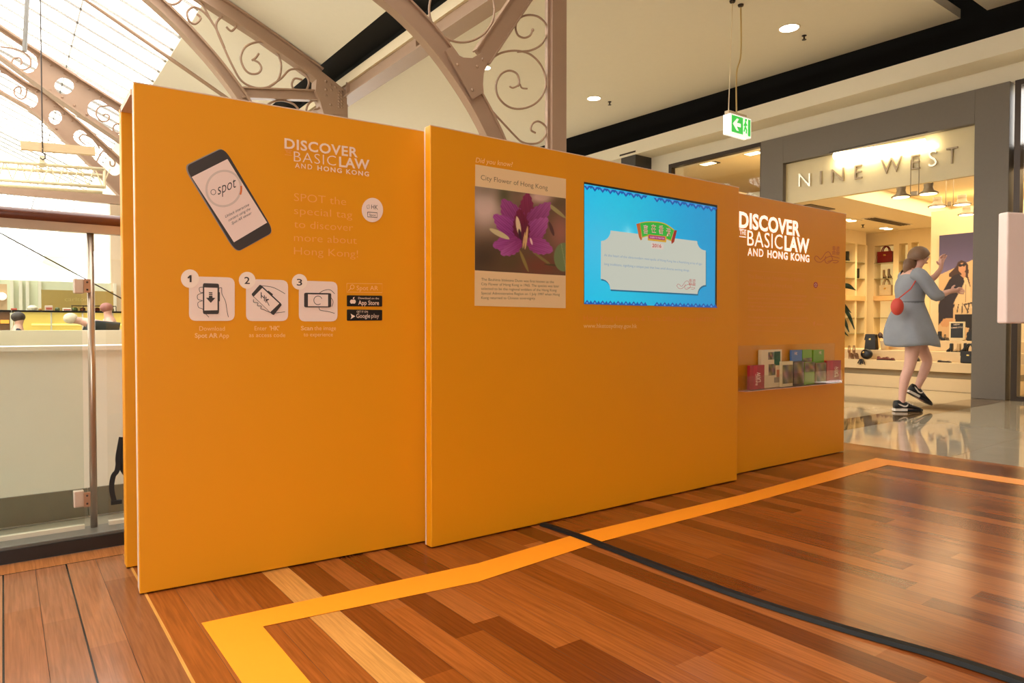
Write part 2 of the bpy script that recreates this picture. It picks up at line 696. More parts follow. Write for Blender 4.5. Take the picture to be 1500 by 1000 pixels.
# polished stone paving of the arcade
M_ST1 = mat_stone('stone_grey', (176, 166, 146))
M_ST2 = mat_stone('stone_brown', (120, 96, 66))
M_ST3 = mat_stone('stone_cream', (196, 180, 150))
p = MB()
tw = 1.0
for i in range(8):
    x0 = 4.952 + i * .73
    x1 = min(x0 + .727, 9.33)
    if x0 > 9.3:
        break
    for j in range(11):
        y1 = 2.85 - j * 1.0
        p.box(x0, x1, y1 - .997, y1, -.2, 0)
struct('floor_stone', p, M_ST1, 'polished grey stone paving tiles of the arcade')
p = MB()
for i in range(8):
    x0 = 4.952 + i * .73
    if x0 > 9.3:
        break
    p.box(x0, min(x0 + .727, 9.33), 2.853, 3.2, -.2, 0)
struct('floor_band', p, M_ST2, 'dark brown polished stone band leading to the shop entrance')
p = MB()
for i in range(8):
    x0 = 4.952 + i * .73
    if x0 > 9.3:
        break
    for j in range(14):
        p.box(x0, min(x0 + .727, 9.33), 3.203 + j, 4.2 + j, -.2, 0)
struct('floor_tile', p, M_ST3, 'polished cream stone tiles beyond the brown band')
struct('floor_shop', MB().box(9.335, 15, -.5, 10, -.2, 0), M_ST3)
struct('floor_atrium', MB().box(-9, 4.95, 3.16, 62, -.2, -.01), mat('grey_tile_dull', (150, 142, 122), .4, noise=.05))

# kerb under the balustrade
KB = mat('kerb_stone', (92, 90, 82), .3, noise=.12, scale=20)
p = MB().box(-3.4, 4.1, 3.03, 3.16, 0.002, .062)
struct('trim_1', p, KB, 'grey stone kerb under the glass balustrade', bevel=.003)
struct('trim_2', MB().box(-3.4, 4.1, 3.022, 3.03, .002, .05), mat('dark_nosing', (28, 22, 18), .4, noise=.05), 'dark nosing strip along the kerb')
# low walls across the gap
struct('wall_parapet', MB().box(-6, 4.0, 3.6, 3.8, -.01, .745), mat('parapet_paint', (238, 230, 212), .7, noise=.02), 'cream parapet wall behind the glass balustrade')
struct('trim_3', MB().box(-6, 4.0, 3.585, 3.815, .745, .765), mat('parapet_cap', (240, 228, 208), .6, noise=.02), 'pale capping of the parapet')
p = MB()
for i in range(24):
    p.box(-6 + i * .42, -6 + i * .42 + .417, 3.588, 3.6, 0, .125)
struct('baseboard_parapet', p, mat('skirting_tile', (118, 110, 92), .3, noise=.08), 'grey tile skirting of the parapet')
struct('wall_parapet_far', MB().box(-7, 4.0, 4.6, 4.8, -.01, .83), mat('parapet_far_paint', (228, 216, 190), .7, noise=.02), 'second cream parapet further back')

# ------------------------------------------------------------------ glass roof of the atrium
def roof_z(x):
    return (6.61 - .444 * x if x >= -2.2 else 6.61 - .444 * (-4.4 - x))
M_ROOFGLASS = mat_glass('roof_glazing', (.97, .97, .97), .01, veil=.22, veil_rgb=(250, 246, 236))
Y0, Y1 = -5.0, 60.0
RG = MB()
def slope_box(mb, x0, x1, y0, y1, dz0, dz1):
    a, b = roof_z(x0), roof_z(x1)
    mb.hexa([(x0, y0, a + dz0), (x1, y0, b + dz0), (x1, y1, b + dz0), (x0, y1, a + dz0), (x0, y0, a + dz1), (x1, y0, b + dz1), (x1, y1, b + dz1), (x0, y1, a + dz1)])
p = MB()
YG = 0.4  # start of the glazing, set to limit sky light on the panels
for (x0, x1) in ((-2.2, 2.39), (-6.79, -2.2)):
    a, b = roof_z(x0), roof_z(x1)
    p.add([(x0, YG, a), (x1, YG, b), (x1, Y1, b), (x0, Y1, a)], [(0, 1, 2, 3)])
struct('window_1', p, M_ROOFGLASS, 'sloping white glazed roof over the atrium')
p = MB()
y = YG
while y < Y1:
    for (x0, x1) in ((-2.2, 2.39), (-6.79, -2.2)):
        slope_box(p, x0, x1, y, y + (.10 if int(y * 10) % 3 else .20), .0, .01)
    y += .62
for xx in (-.9, 1.1):
    slope_box(p, xx, xx + .02, YG, Y1, .0, .03)
struct('window_frame', p, mat_glass('frosted_strip', (.33, .315, .29), .0, fres=.05), 'pale glazing bars of the atrium roof')
p = MB()
slope_box(p, 2.39, 3.94, Y0, Y1, -.02, .10)
slope_box(p, -8.7, -6.79, Y0, Y1, -.02, .10)
slope_box(p, -6.79, -2.2, Y0, YG, -.02, .10)  # this and the next: unseen solid roof added to block sky light
slope_box(p, -2.2, 2.39, Y0, YG, -.02, .10)
struct('ceiling_slope', p, M_CEIL, 'sloping beige plaster ceiling below the glass roof, continued unseen overhead to block light')
p = MB().tube([on_y(120, -9, 13.0) + Vector((0, 0, -.05)), on_y(340, 145, 13.0) + Vector((0, 0, -.05))], .035, 8)
struct('trim_4', p, M_BEAM, 'thin taupe roof rod running down the glazed slope')
# dark slot, steel beam and flat ceiling
p = MB().box(3.94, 4.38, Y0, 18.0, 4.86, 4.96).box(4.36, 4.42, Y0, 18.0, 4.72, 4.96)
struct('ceiling_slot', p, M_BLACK)
p = MB().box(4.30, 4.36, Y0, 18.0, 4.60, 4.74)
struct('trim_5', p, mat('pale_fascia', (222, 204, 170), .7, noise=.02), 'pale fascia strip above the steel beam')
p = MB().box(4.34, 4.37, Y0, 18.0, 4.42, 4.62).box(4.28, 4.52, Y0, 18.0, 4.40, 4.425)
y = 4.0
for y in (5.6, 7.8, 10.0, 12.4):
    p.box(4.285, 4.34, y, y + .02, 4.42, 4.61)
struct('beam_1', p, M_BEAM, 'taupe steel beam along the edge of the flat ceiling')
a, b = on_z(825, 204.4, 4.55), on_z(1407, 27, 4.55)
k = (b.x - a.x) / (b.y - a.y)
p = MB()
xe = lambda y: b.x + k * (y - b.y)
def slab(mb, y0, y1, z0, z1):
    mb.hexa([(4.45, y0, z0), (xe(y0), y0, z0), (xe(y1), y1, z0), (4.45, y1, z0), (4.45, y0, z1), (xe(y0), y0, z1), (xe(y1), y1, z1), (4.45, y1, z1)])
slab(p, b.y, 24, 4.55, 4.66)
struct('ceiling', p, M_CEIL, 'flat beige plaster ceiling of the arcade')
c2 = on_z(1446, 15, 4.55)
p = MB()
slab(p, -5.0, c2.y, 4.55, 4.66)
struct('ceiling_panel', p, M_CEIL, 'next beige ceiling panel beyond the dark cross gap')
struct('ceiling_void', MB().box(4.38, 10.2, -5.0, 24, 5.3, 5.35), M_BLACK)
struct('wall_void', MB().box(9.7, 9.75, -5.0, 24, 4.1, 5.3), M_BLACK)

# bulkhead over the shopfronts
pb = on_x(1458, 100, 9.33)
dd = ray(1437, 87)
XU = pb.y * dd.x / dd.y
ztop = on_x(1300, 98.5, XU).z
p = MB().box(XU, 9.72, -5.0, 24, pb.z, ztop)
struct('wall_bulkhead', p, M_CEIL, 'beige bulkhead above the shopfronts')
struct('wall_fascia', MB().box(9.33, 9.72, -5.0, 24, 3.66, pb.z), M_CEIL, 'beige fascia band under the bulkhead')
# shopfront: grey portal
p = MB().box(9.27, 9.48, 2.9, 3.25, 0, 3.66).box(9.27, 9.48, 5.73, 6.1, 0, 3.66).box(9.27, 9.48, 3.25, 5.73, 3.262, 3.66)
struct('door_1', p, M_GREY, 'grey textured portal framing the shop entrance', bevel=.004)
# side windows
p = MB().box(9.30, 9.40, 6.1, 7.92, 3.60, 3.665).box(9.30, 9.40, 7.86, 7.92, 0, 3.60).box(9.30, 9.40, 6.1, 6.13, 0, 3.6)
struct('window_2', p, M_BRONZE, 'dark framed shop window left of the grey portal')
struct('window_2_pane', MB().box(9.345, 9.352, 6.13, 7.86, .02, 3.60), M_GLASS)
p = MB().box(9.30, 9.42, 2.80, 2.86, 0, 3.66).box(9.30, 9.42, -1.0, 2.8, 0, .05).box(9.30, 9.42, -1.0, 2.8, 3.6, 3.66)
struct('window_3', p, M_BRONZE, 'bronze framed shop window right of the grey portal')
struct('window_3_pane', MB().box(9.352, 9.358, -1.0, 2.8, .05, 3.60), M_GLASS)
struct('wall_arcade', MB().box(9.33, 9.7, 7.92, 24, 0, 3.66).box(9.33, 9.7, -8, -1, 0, 3.66), M_CEIL)
# rooms behind the shopfront
p = MB().box(9.5, 9.6, 5.05, 7.0, 0, 0.01)
p = MB().box(9.45, 14.3, 6.9, 7.0, 0, 3.1)
struct('wall_shop_left', p, M_CREAM)
struct('wall_shop_back', MB().box(14.17, 14.3, -.5, 6.9, 0, 3.1), M_CREAM)
TX0, TX1, TY0, TY1 = 9.62, 13.35, 2.4, 5.02
p = MB().box(9.45, TX0, -.5, 6.9, 2.70, 2.95).box(TX1, 14.2, -.5, 6.9, 2.70, 2.95).box(TX0, TX1, TY1, 6.9, 2.70, 2.95).box(TX0, TX1, -.5, TY0, 2.70, 2.95)
p.box(TX0, TX1, TY0, TY1, 2.95, 3.0)
struct('ceiling_shop', p, mat('shop_ceiling', (238, 222, 188), .8, noise=.02), 'cream shop ceiling with a lit recess')
struct('wall_side_shop', MB().box(13.0, 13.1, 7.0, 10, 0, 3.8).box(13.0, 13.1, 6.0, 7.0, 3.1, 3.8).box(9.7, 13, 9.9, 10, 0, 3.8).box(9.45, 14.3, 6.0, 6.05, 3.0, 3.8), M_CREAM)
struct('ceiling_side_shop', MB().box(9.72, 13.1, 6.05, 10, 3.75, 3.80), mat('side_ceiling', (236, 216, 176), .8, noise=.02))
struct('wall_shop_right', MB().box(9.36, 14.3, -1.1, -1.0, 0, 3.66).box(14.17, 14.3, -1.0, -.5, 0, 3.1).box(9.42, 14.3, -1.0, -.4, 2.7, 3.66), M_CREAM)
# end of the atrium and the far side
struct('wall_far', MB().box(-9, 4.5, 60, 60.2, 0, 6.0), M_WHITEWALL)
struct('wall_left', MB().box(-8.9, -8.7, -5, 60, 0, 4.0), M_WHITEWALL)
struct('wall_light_blocker', MB().prism([(-8.7, -5, 0), (-6.5, -5, 0), (-6.5, -5, 2.9), (-1.6, -5, 2.9), (-1.6, -5, 0), (9.33, -5, 0), (9.33, -5, 5.3), (4.4, -5, 5.3), (3.9, -5, 4.95), (-2.2, -5, 7.65), (-8.7, -5, 4.7)], (0, -.1, 0)), mat('blocker_wall', (150, 124, 96), .8, noise=.03))  # added unseen behind the camera, blocks sky; opening shaped to light the panels
# ------------------------------------------------------------------ the orange exhibition stand
H = 1.614
M_OR = mat('orange_print', (230, 151, 12), .46, spec=.36, noise=.012, scale=6)
M_WEDGE = mat('white_core', (222, 194, 172), .6, noise=.02)
M_TXT = mat('pale_print', (246, 218, 196), .5, noise=0)
M_TXTF = mat('faint_print', (240, 166, 92), .5, noise=0)
M_TXTC = mat('faint_print_right', (236, 152, 62), .5, noise=0)
M_CARD = mat('card_print', (244, 220, 204), .5, noise=.01)
M_INK = mat('dark_ink', (58, 50, 46), .5, noise=0)
M_BLK = mat('black_print', (22, 18, 16), .4, noise=0)

def slabpanel(a, b, t0, t1, z0, z1, mb=None):
    """upright slab whose face runs from a to b (xy), from depth t0 to t1 behind the face line"""
    pl = Plane((a[0], a[1], 0), (b[0], b[1], 0))
    L = (Vector((b[0], b[1])) - Vector((a[0], a[1]))).length
    mb = mb or MB()
    q = [pl.P(0, z0, -t0), pl.P(L, z0, -t0), pl.P(L, z0, -t1), pl.P(0, z0, -t1)]
    return mb.hexa(q + [v + Vector((0, 0, z1 - z0)) for v in q]), pl, L

AL, AR = (.337, 2.423), (1.352, 2.3498)
BL_, BR_ = (1.306, 2.267), (3.243, 2.266)
CL_, CR_ = (3.20, 2.361), (4.585, 2.363)

# left panel -------------------------------------------------------
PA = thing('exhibition_board', 'left orange stand panel printed with the phone and three numbered steps', 'display panel', (.83, 2.39, 0))
mb, pa, La = slabpanel(AL, AR, 0, .012, .004, H)
mb.build('panel_face', M_OR, PA, bevel=.003)
slabpanel(AL, AR, .012, .072, .006, H - .001)[0].build('panel_core', M_WEDGE, PA, 'white edge of the panel')
slabpanel(AL, AR, -.0005, .0, H - .0035, H, None)[0].build('edge_trim', M_WEDGE, PA, 'thin white line along the top edge')

# back return and cover
PR = thing('exhibition_board', 'narrow orange return panel standing behind the left end of the stand', 'display panel', (.8, 2.74, 0))
slabpanel((.338, 2.717), (1.28, 2.717), 0, .05, .004, H)[0].build('panel_face', M_OR, PR, bevel=.003)
mb = MB().hexa([(.338, 2.50, H - .02), (1.28, 2.43, H - .02), (1.28, 2.74, H - .02), (.338, 2.74, H - .02), (.338, 2.50, H), (1.28, 2.43, H), (1.28, 2.74, H), (.338, 2.74, H)])
mb.build('cover_board', M_WEDGE, PR, 'white board bridging the top')

# centre panel -----------------------------------------------------
PB = thing('exhibition_board', 'centre orange stand panel carrying the flower poster and the screen', 'display panel', (2.27, 2.30, 0))
SCR = [(856, 267), (1050.5, 301), (856, 444.5), (1049.5, 450)]
mb, pb_, Lb = slabpanel(BL_, BR_, 0, .04, .004, H)
mb.build('panel_face', M_OR, PB, bevel=.004)
slabpanel((BL_[0] + .001, BL_[1]), (BR_[0] - .002, BR_[1]), .04, .048, .005, H - .0005)[0].build('panel_core', M_WEDGE, PB, 'white edge of the panel')
slabpanel((BL_[0] + .05, BL_[1]), (BR_[0] - .05, BR_[1]), .048, .085, .006, H - .001)[0].build('panel_frame', M_WEDGE, PB)
slabpanel(BL_, BR_, -.0005, 0, H - .0035, H)[0].build('edge_trim', M_WEDGE, PB, 'thin white line along the top edge')

# right panel ------------------------------------------------------
PC = thing('exhibition_board', 'right orange stand panel with the white heading and the leaflet holder', 'display panel', (3.9, 2.39, 0))
mb, pc, Lc = slabpanel(CL_, CR_, 0, .012, .004, H)
mb.build('panel_face', M_OR, PC, bevel=.003)
slabpanel(CL_, (CR_[0] - .001, CR_[1]), .012, .06, .006, H - .001)[0].build('panel_core', M_WEDGE, PC, 'white edge of the panel')
slabpanel(CL_, CR_, -.0005, 0, H - .0035, H)[0].build('edge_trim', M_WEDGE, PC, 'thin white line along the top edge')

# ---- print on the left panel
def heading(pl, parent, m, f, lab):
    """the three-line heading; f maps heading coordinates (0..1 of the block) to pixels"""
    mb = MB()
    for s, (l, r, cp, wt, sp) in f.items():
        letter(mb, pl, s.strip('~'), l, r, cp, .0022, wt, 0, sp)
    return mb.build('heading_text', m, parent, lab)
c10 = lambda x, y: (410 + x / 10, 190 + y / 10)
hd = heading(pa, PA, M_TXT, {
    'DISCOVER': (c10(68, 268), c10(1140, 402), 14.4, .022, 1.08),
    'BASIC': (c10(205, 462), c10(822, 528), 15.0, -.012, 1.1),
    'LAW': (c10(868, 538), c10(1312, 584), 14.2, .024, 1.02),
    'AND': (c10(222, 555), c10(472, 582), 7.2, 0, 1.3),
    'HONG KONG': (c10(550, 590), c10(1305, 682), 6.6, .022, 1.25)}, 'heading in white capitals reading Discover the Basic Law and Hong Kong')
mb = MB()
letter(mb, pa, 'THE', c10(85, 345), c10(165, 355), 4, .0022)
stroke2(mb, pa, [c10(72, 292), c10(176, 305)], .7, .0022)
stroke2(mb, pa, [c10(72, 364), c10(176, 376)], .7, .0022)
mb.build('heading_article', M_TXTF, PA)
c4 = lambda x, y: (240 + x * .24, 180 + y * .24)
mb = MB()
for s, l, r, cp in (('SPOT the', (795, 475), (1112, 502), 48), ('special tag', (795, 555), (1150, 582), 46), ('to discover', (795, 638), (1155, 660), 46),
                    ('more about', (795, 720), (1178, 738), 46), ('Hong Kong!', (795, 802), (1185, 820), 46)):
    letter(mb, pa, s, c4(*l), c4(*r), cp * .24, .002, -.012)
mb.build('slogan_text', M_TXTF, PA, 'faint slogan about spotting the special tag')
# the printed phone
ph = MB()
ol = [(345, 165), (140, 265), (134, 290), (142, 315), (425, 745), (445, 772), (472, 778), (500, 768), (645, 672), (664, 650), (660, 620), (400, 200), (378, 172)]
def rnd(pts, r=.22, n=5):
    out = []
    k = len(pts)
    for i in range(k):
        a, b, c = Vector(pts[i - 1]), Vector(pts[i]), Vector(pts[(i + 1) % k])
        p0, p1 = b + (a - b) * r, b + (c - b) * r
        for j in range(n + 1):
            t = j / n
            q = p0 * (1 - t) ** 2 + b * 2 * t * (1 - t) + p1 * t * t
            out.append((q.x, q.y))
    return out
body = rnd([(368, 150), (128, 268), (442, 790), (672, 662)], .13)
sheet(ph, pa, [c4(*q) for q in body], .001)
phone = ph.build('phone_print', M_INK, PA, 'dark phone printed at an angle')
b2 = MB()
sheet(b2, pa, [c4(x + (x - 400) * .025 - 4, y + (y - 470) * .012) for x, y in body], .0004)
b2.build('phone_rim', mat('phone_rim', (150, 140, 132), .4, noise=0), phone)
s2 = MB()
sheet(s2, pa, [c4(*q) for q in ((388, 220), (170, 330), (428, 728), (630, 608))], .0016)
s2.build('phone_screen', mat('phone_screen', (240, 214, 200), .45, noise=0), phone, 'pale screen of the printed phone')
rg = MB()
for aa, bb in ((0, 2 * PI),):
    ring = [c4(365 + 105 * math.cos(t) * 1.0 - 5 * math.sin(t), 400 + 108 * math.sin(t)) for t in [2 * PI * i / 48 for i in range(49)]]
    stroke2(rg, pa, ring, 3.2, .0024)
rg.build('logo_ring', mat('ring_grey', (214, 192, 178), .45, noise=0), phone)
rg = MB()
stroke2(rg, pa, [c4(365 + 108 * math.cos(t), 400 + 108 * math.sin(t)) for t in [-.15 + .5 * i / 10 for i in range(11)]], 2.6, .0028)
rg.build('logo_arc', mat('arc_orange', (214, 110, 50), .45, noise=0), phone)
lt = MB()
letter(lt, pa, 'spot', c4(330, 440), c4(440, 392), 17, .0026, -.006)
stroke2(lt, pa, [c4(302 + 15 * math.cos(t), 422 + 16 * math.sin(t)) for t in [2 * PI * i / 20 for i in range(21)]], .8, .0026)
for s, l, r in (('Unlock interactive', (375, 580), (520, 505)), ('content using the', (395, 602), (528, 530)), ('Spot AR viewer', (415, 622), (535, 556))):
    letter(lt, pa, s, c4(*l), c4(*r), 4.4, .0026, .0)
lt.build('screen_text', M_INK, phone)
# round tag
tg = MB()
sheet(tg, pa, circ(545.5, 307.5, 15.6, 17.8), .001)
tag_o = tg.build('tag_badge', M_CARD, PA, 'round pale badge with the letters HK')
lt = MB()
letter(lt, pa, 'HK', (544, 306), (553.5, 306.8), 6.5, .0022)
for q in ([(538.5, 310.5), (552.5, 311.5), (552.5, 318.5), (538.5, 317.5), (538.5, 310.5)],):
    stroke2(lt, pa, q, .9, .0022)
letter(lt, pa, 'Spot', (541, 315.8), (550.5, 316.6), 3, .0022)
stroke2(lt, pa, [(538, 305.5), (537.5, 301), (540.5, 299.5), (541, 305), (538, 305.5)], .5, .0022)
lt.build('badge_text', M_INK, tag_o)
# three steps
S = lambda x, y: (250 + x * .2333, 380 + y * .2333)
steps = [((115, 105, 402, 385), (121, 120, 57), '1'), ((473, 122, 737, 386), (480, 130, 52), '2'), ((805, 132, 1047, 388), (809, 140, 48), '3')]
caps = ['card with number one and a phone held in a hand', 'card with number two and a tilted phone reading HK', 'card with number three and a sideways phone']
cards = []
for i, ((x0, y0, x1, y1), (cx, cy, cr), num) in enumerate(steps):
    d = 8
    sh = MB()
    sheet(sh, pa, [S(*q) for q in rnd([(x0, y0), (x1, y0 + d), (x1, y1), (x0, y1)], .16)], .001)
    cd = sh.build('step_card', M_CARD, PA, caps[i])
    cards.append(cd)
    sh = MB()
    sheet(sh, pa, [S(*q) for q in circ(cx, cy, cr, cr * 1.02)], .0022)
    sh.build('number_disc', mat('disc_print', (250, 230, 210), .5, noise=0), cd)
    lt = MB()
    if num == '1':
        sheet(lt, pa, [S(*z) for z in ((106, 112), (120, 98), (131, 98), (131, 142), (119, 142), (119, 113), (109, 120))], .0034)
    else:
        letter(lt, pa, num, S(cx - (12 if i == 0 else 17), cy + 22), S(cx + (12 if i == 0 else 17), cy + 23), 10.6 - i * .6, .0034, .01)
    lt.build('step_number', M_INK, cd)
dw = MB()
stroke2(dw, pa, [S(*q) for q in spline([(205, 172), (180, 178), (185, 205), (205, 208), (170, 222), (172, 250), (200, 258), (172, 270), (175, 300), (200, 310), (215, 335), (240, 362)], 4)], .8, .0024)
stroke2(dw, pa, [S(*q) for q in spline([(304, 180), (320, 178), (322, 215), (345, 265), (355, 330), (363, 362)], 4)], .8, .0024)
stroke2(dw, pa, [S(*q) for q in [(304, 205), (304, 262)]], 2.2, .0024)
sheet(dw, pa, [S(*q) for q in rnd([(202, 148), (304, 152), (303, 342), (202, 342)], .10)], .0026)
dw.build('phone_drawing', M_INK, cards[0])
dw = MB()
sheet(dw, pa, [S(*q) for q in ((211, 175), (294, 178), (294, 318), (211, 320))], .0034)
dw.build('drawn_screen', M_CARD, cards[0])
dw = MB()
for q in (((240, 205), (262, 206), (262, 212), (240, 211)), ((240, 216), (262, 217), (262, 223), (240, 222)), ((240, 227), (262, 228), (262, 240), (280, 241), (252, 272), (222, 240), (240, 240))):
    sheet(dw, pa, [S(*z) for z in q], .0042)
dw.build('download_arrow', M_INK, cards[0])
dw = MB()
stroke2(dw, pa, [S(*q) for q in spline([(560, 165), (610, 168), (650, 178), (690, 198), (718, 215)], 4)], .8, .0024)
stroke2(dw, pa, [S(*q) for q in spline([(520, 250), (522, 268), (548, 272), (545, 290), (570, 292), (565, 308), (585, 315), (640, 335), (718, 328)], 4)], .8, .0024)
stroke2(dw, pa, [S(*q) for q in ((610, 198), (640, 222))], 2.2, .0024)
sheet(dw, pa, [S(*q) for q in rnd([(562, 155), (700, 282), (645, 352), (505, 220)], .10)], .0026)
dw.build('phone_drawing', M_INK, cards[1])
dw = MB()
sheet(dw, pa, [S(*q) for q in ((575, 178), (682, 276), (625, 330), (522, 232))], .0034)
dw.build('drawn_screen', M_CARD, cards[1])
dw = MB()
letter(dw, pa, 'HK', S(566, 240), S(622, 292), 8.5, .0042, .02)
dw.build('access_code', M_INK, cards[1])
dw = MB()
stroke2(dw, pa, [S(*q) for q in spline([(935, 210), (960, 195), (1000, 190), (1030, 215)], 5)], .8, .0024)
stroke2(dw, pa, [S(*q) for q in spline([(932, 302), (940, 318), (985, 325), (1030, 338)], 5)], .8, .0024)
stroke2(dw, pa, [S(*q) for q in spline([(1008, 240), (1020, 265), (1012, 295)], 5)], .8, .0024)
sheet(dw, pa, [S(*q) for q in rnd([(838, 208), (1008, 211), (1008, 300), (838, 300)], .10)], .0026)
dw.build('phone_drawing', M_INK, cards[2])
dw = MB()
sheet(dw, pa, [S(*q) for q in ((862, 218), (988, 220), (988, 294), (862, 293))], .0034)
dw.build('drawn_screen', M_CARD, cards[2])
dw = MB()
stroke2(dw, pa, [S(925 + 26 * math.cos(t), 256 + 27 * math.sin(t)) for t in [.9 + 5.0 * i / 24 for i in range(25)]], .9, .0042)
dw.build('scan_ring', M_INK, cards[2])
for lines in ((('Download', (180, 446), (340, 446), 6.4, -.004), ('Spot AR', (152, 490), (295, 490), 6.4, .022), ('App', (303, 490), (366, 490), 6.4, 0)),
              (('Enter', (527, 444), (603, 444), 6.2, 0), ("'HK'", (622, 444), (682, 444), 6.2, .022), ('as access code', (492, 486), (720, 486), 6.0, 0)),
              (('Scan', (818, 443), (893, 443), 6.0, .022), ('the image', (902, 443), (1038, 443), 6.0, 0), ('to experience', (835, 482), (1018, 482), 5.8, 0))):
    mb = MB()
    for s, l, r, cp, wt in lines:
        letter(mb, pa, s, S(*l), S(*r), cp, .002, wt)
    mb.build('step_caption', mat('caption_print', (248, 196, 136), .5, noise=0), PA)
mb = MB()
stroke2(mb, pa, [S(*q) for q in ((1106, 150), (1328, 152), (1328, 208), (1106, 204), (1106, 150))], .5, .001)
letter(mb, pa, 'Spot AR', S(1168, 192), S(1302, 193), 6.6, .002, -.004)
stroke2(mb, pa, [S(1140 + 12 * math.cos(t), 172 + 13 * math.sin(t)) for t in [2 * PI * i / 20 for i in range(21)]], .8, .002)
stroke2(mb, pa, [S(1130, 182), S(1116, 196)], 1.0, .002)
mb.build('search_box', mat('search_print', (248, 190, 126), .5, noise=0), PA)
for nm, lines, q in (('store_badge', (('Download on the', (1178, 248), (1308, 250), 3.0, 0), ('App Store', (1178, 284), (1308, 285), 6.4, .01)), ((1106, 224), (1328, 227), (1328, 295), (1106, 294))),
                     ('store_badge', (('GET IT ON', (1168, 333), (1238, 334), 2.8, 0), ('Google', (1166, 366), (1252, 366), 6.2, .0), ('play', (1260, 366), (1308, 366), 6.2, -.006)), ((1106, 313), (1328, 316), (1328, 382), (1106, 384)))):
    sh = MB()
    sheet(sh, pa, [S(*z) for z in rnd(list(q), .05)], .001)
    bo = sh.build(nm, M_BLK, PA)
    lt = MB()
    for s, l, r, cp, wt in lines:
        letter(lt, pa, s, S(*l), S(*r), cp, .0022, wt)
    if lines[0][0].startswith('Down'):
        sheet(lt, pa, [S(*z) for z in circ(1137, 264, 11, 13)] , .0022)
        sheet(lt, pa, [S(*z) for z in circ(1151, 264, 11, 13)], .0024)
        sheet(lt, pa, [S(1144, 250), S(1146, 238), S(1154, 234), S(1152, 245)], .0022)
    else:
        sheet(lt, pa, [S(1130, 340), S(1158, 356), S(1130, 374), S(1136, 357)], .0022)
    lt.build('badge_text', M_TXT, bo)

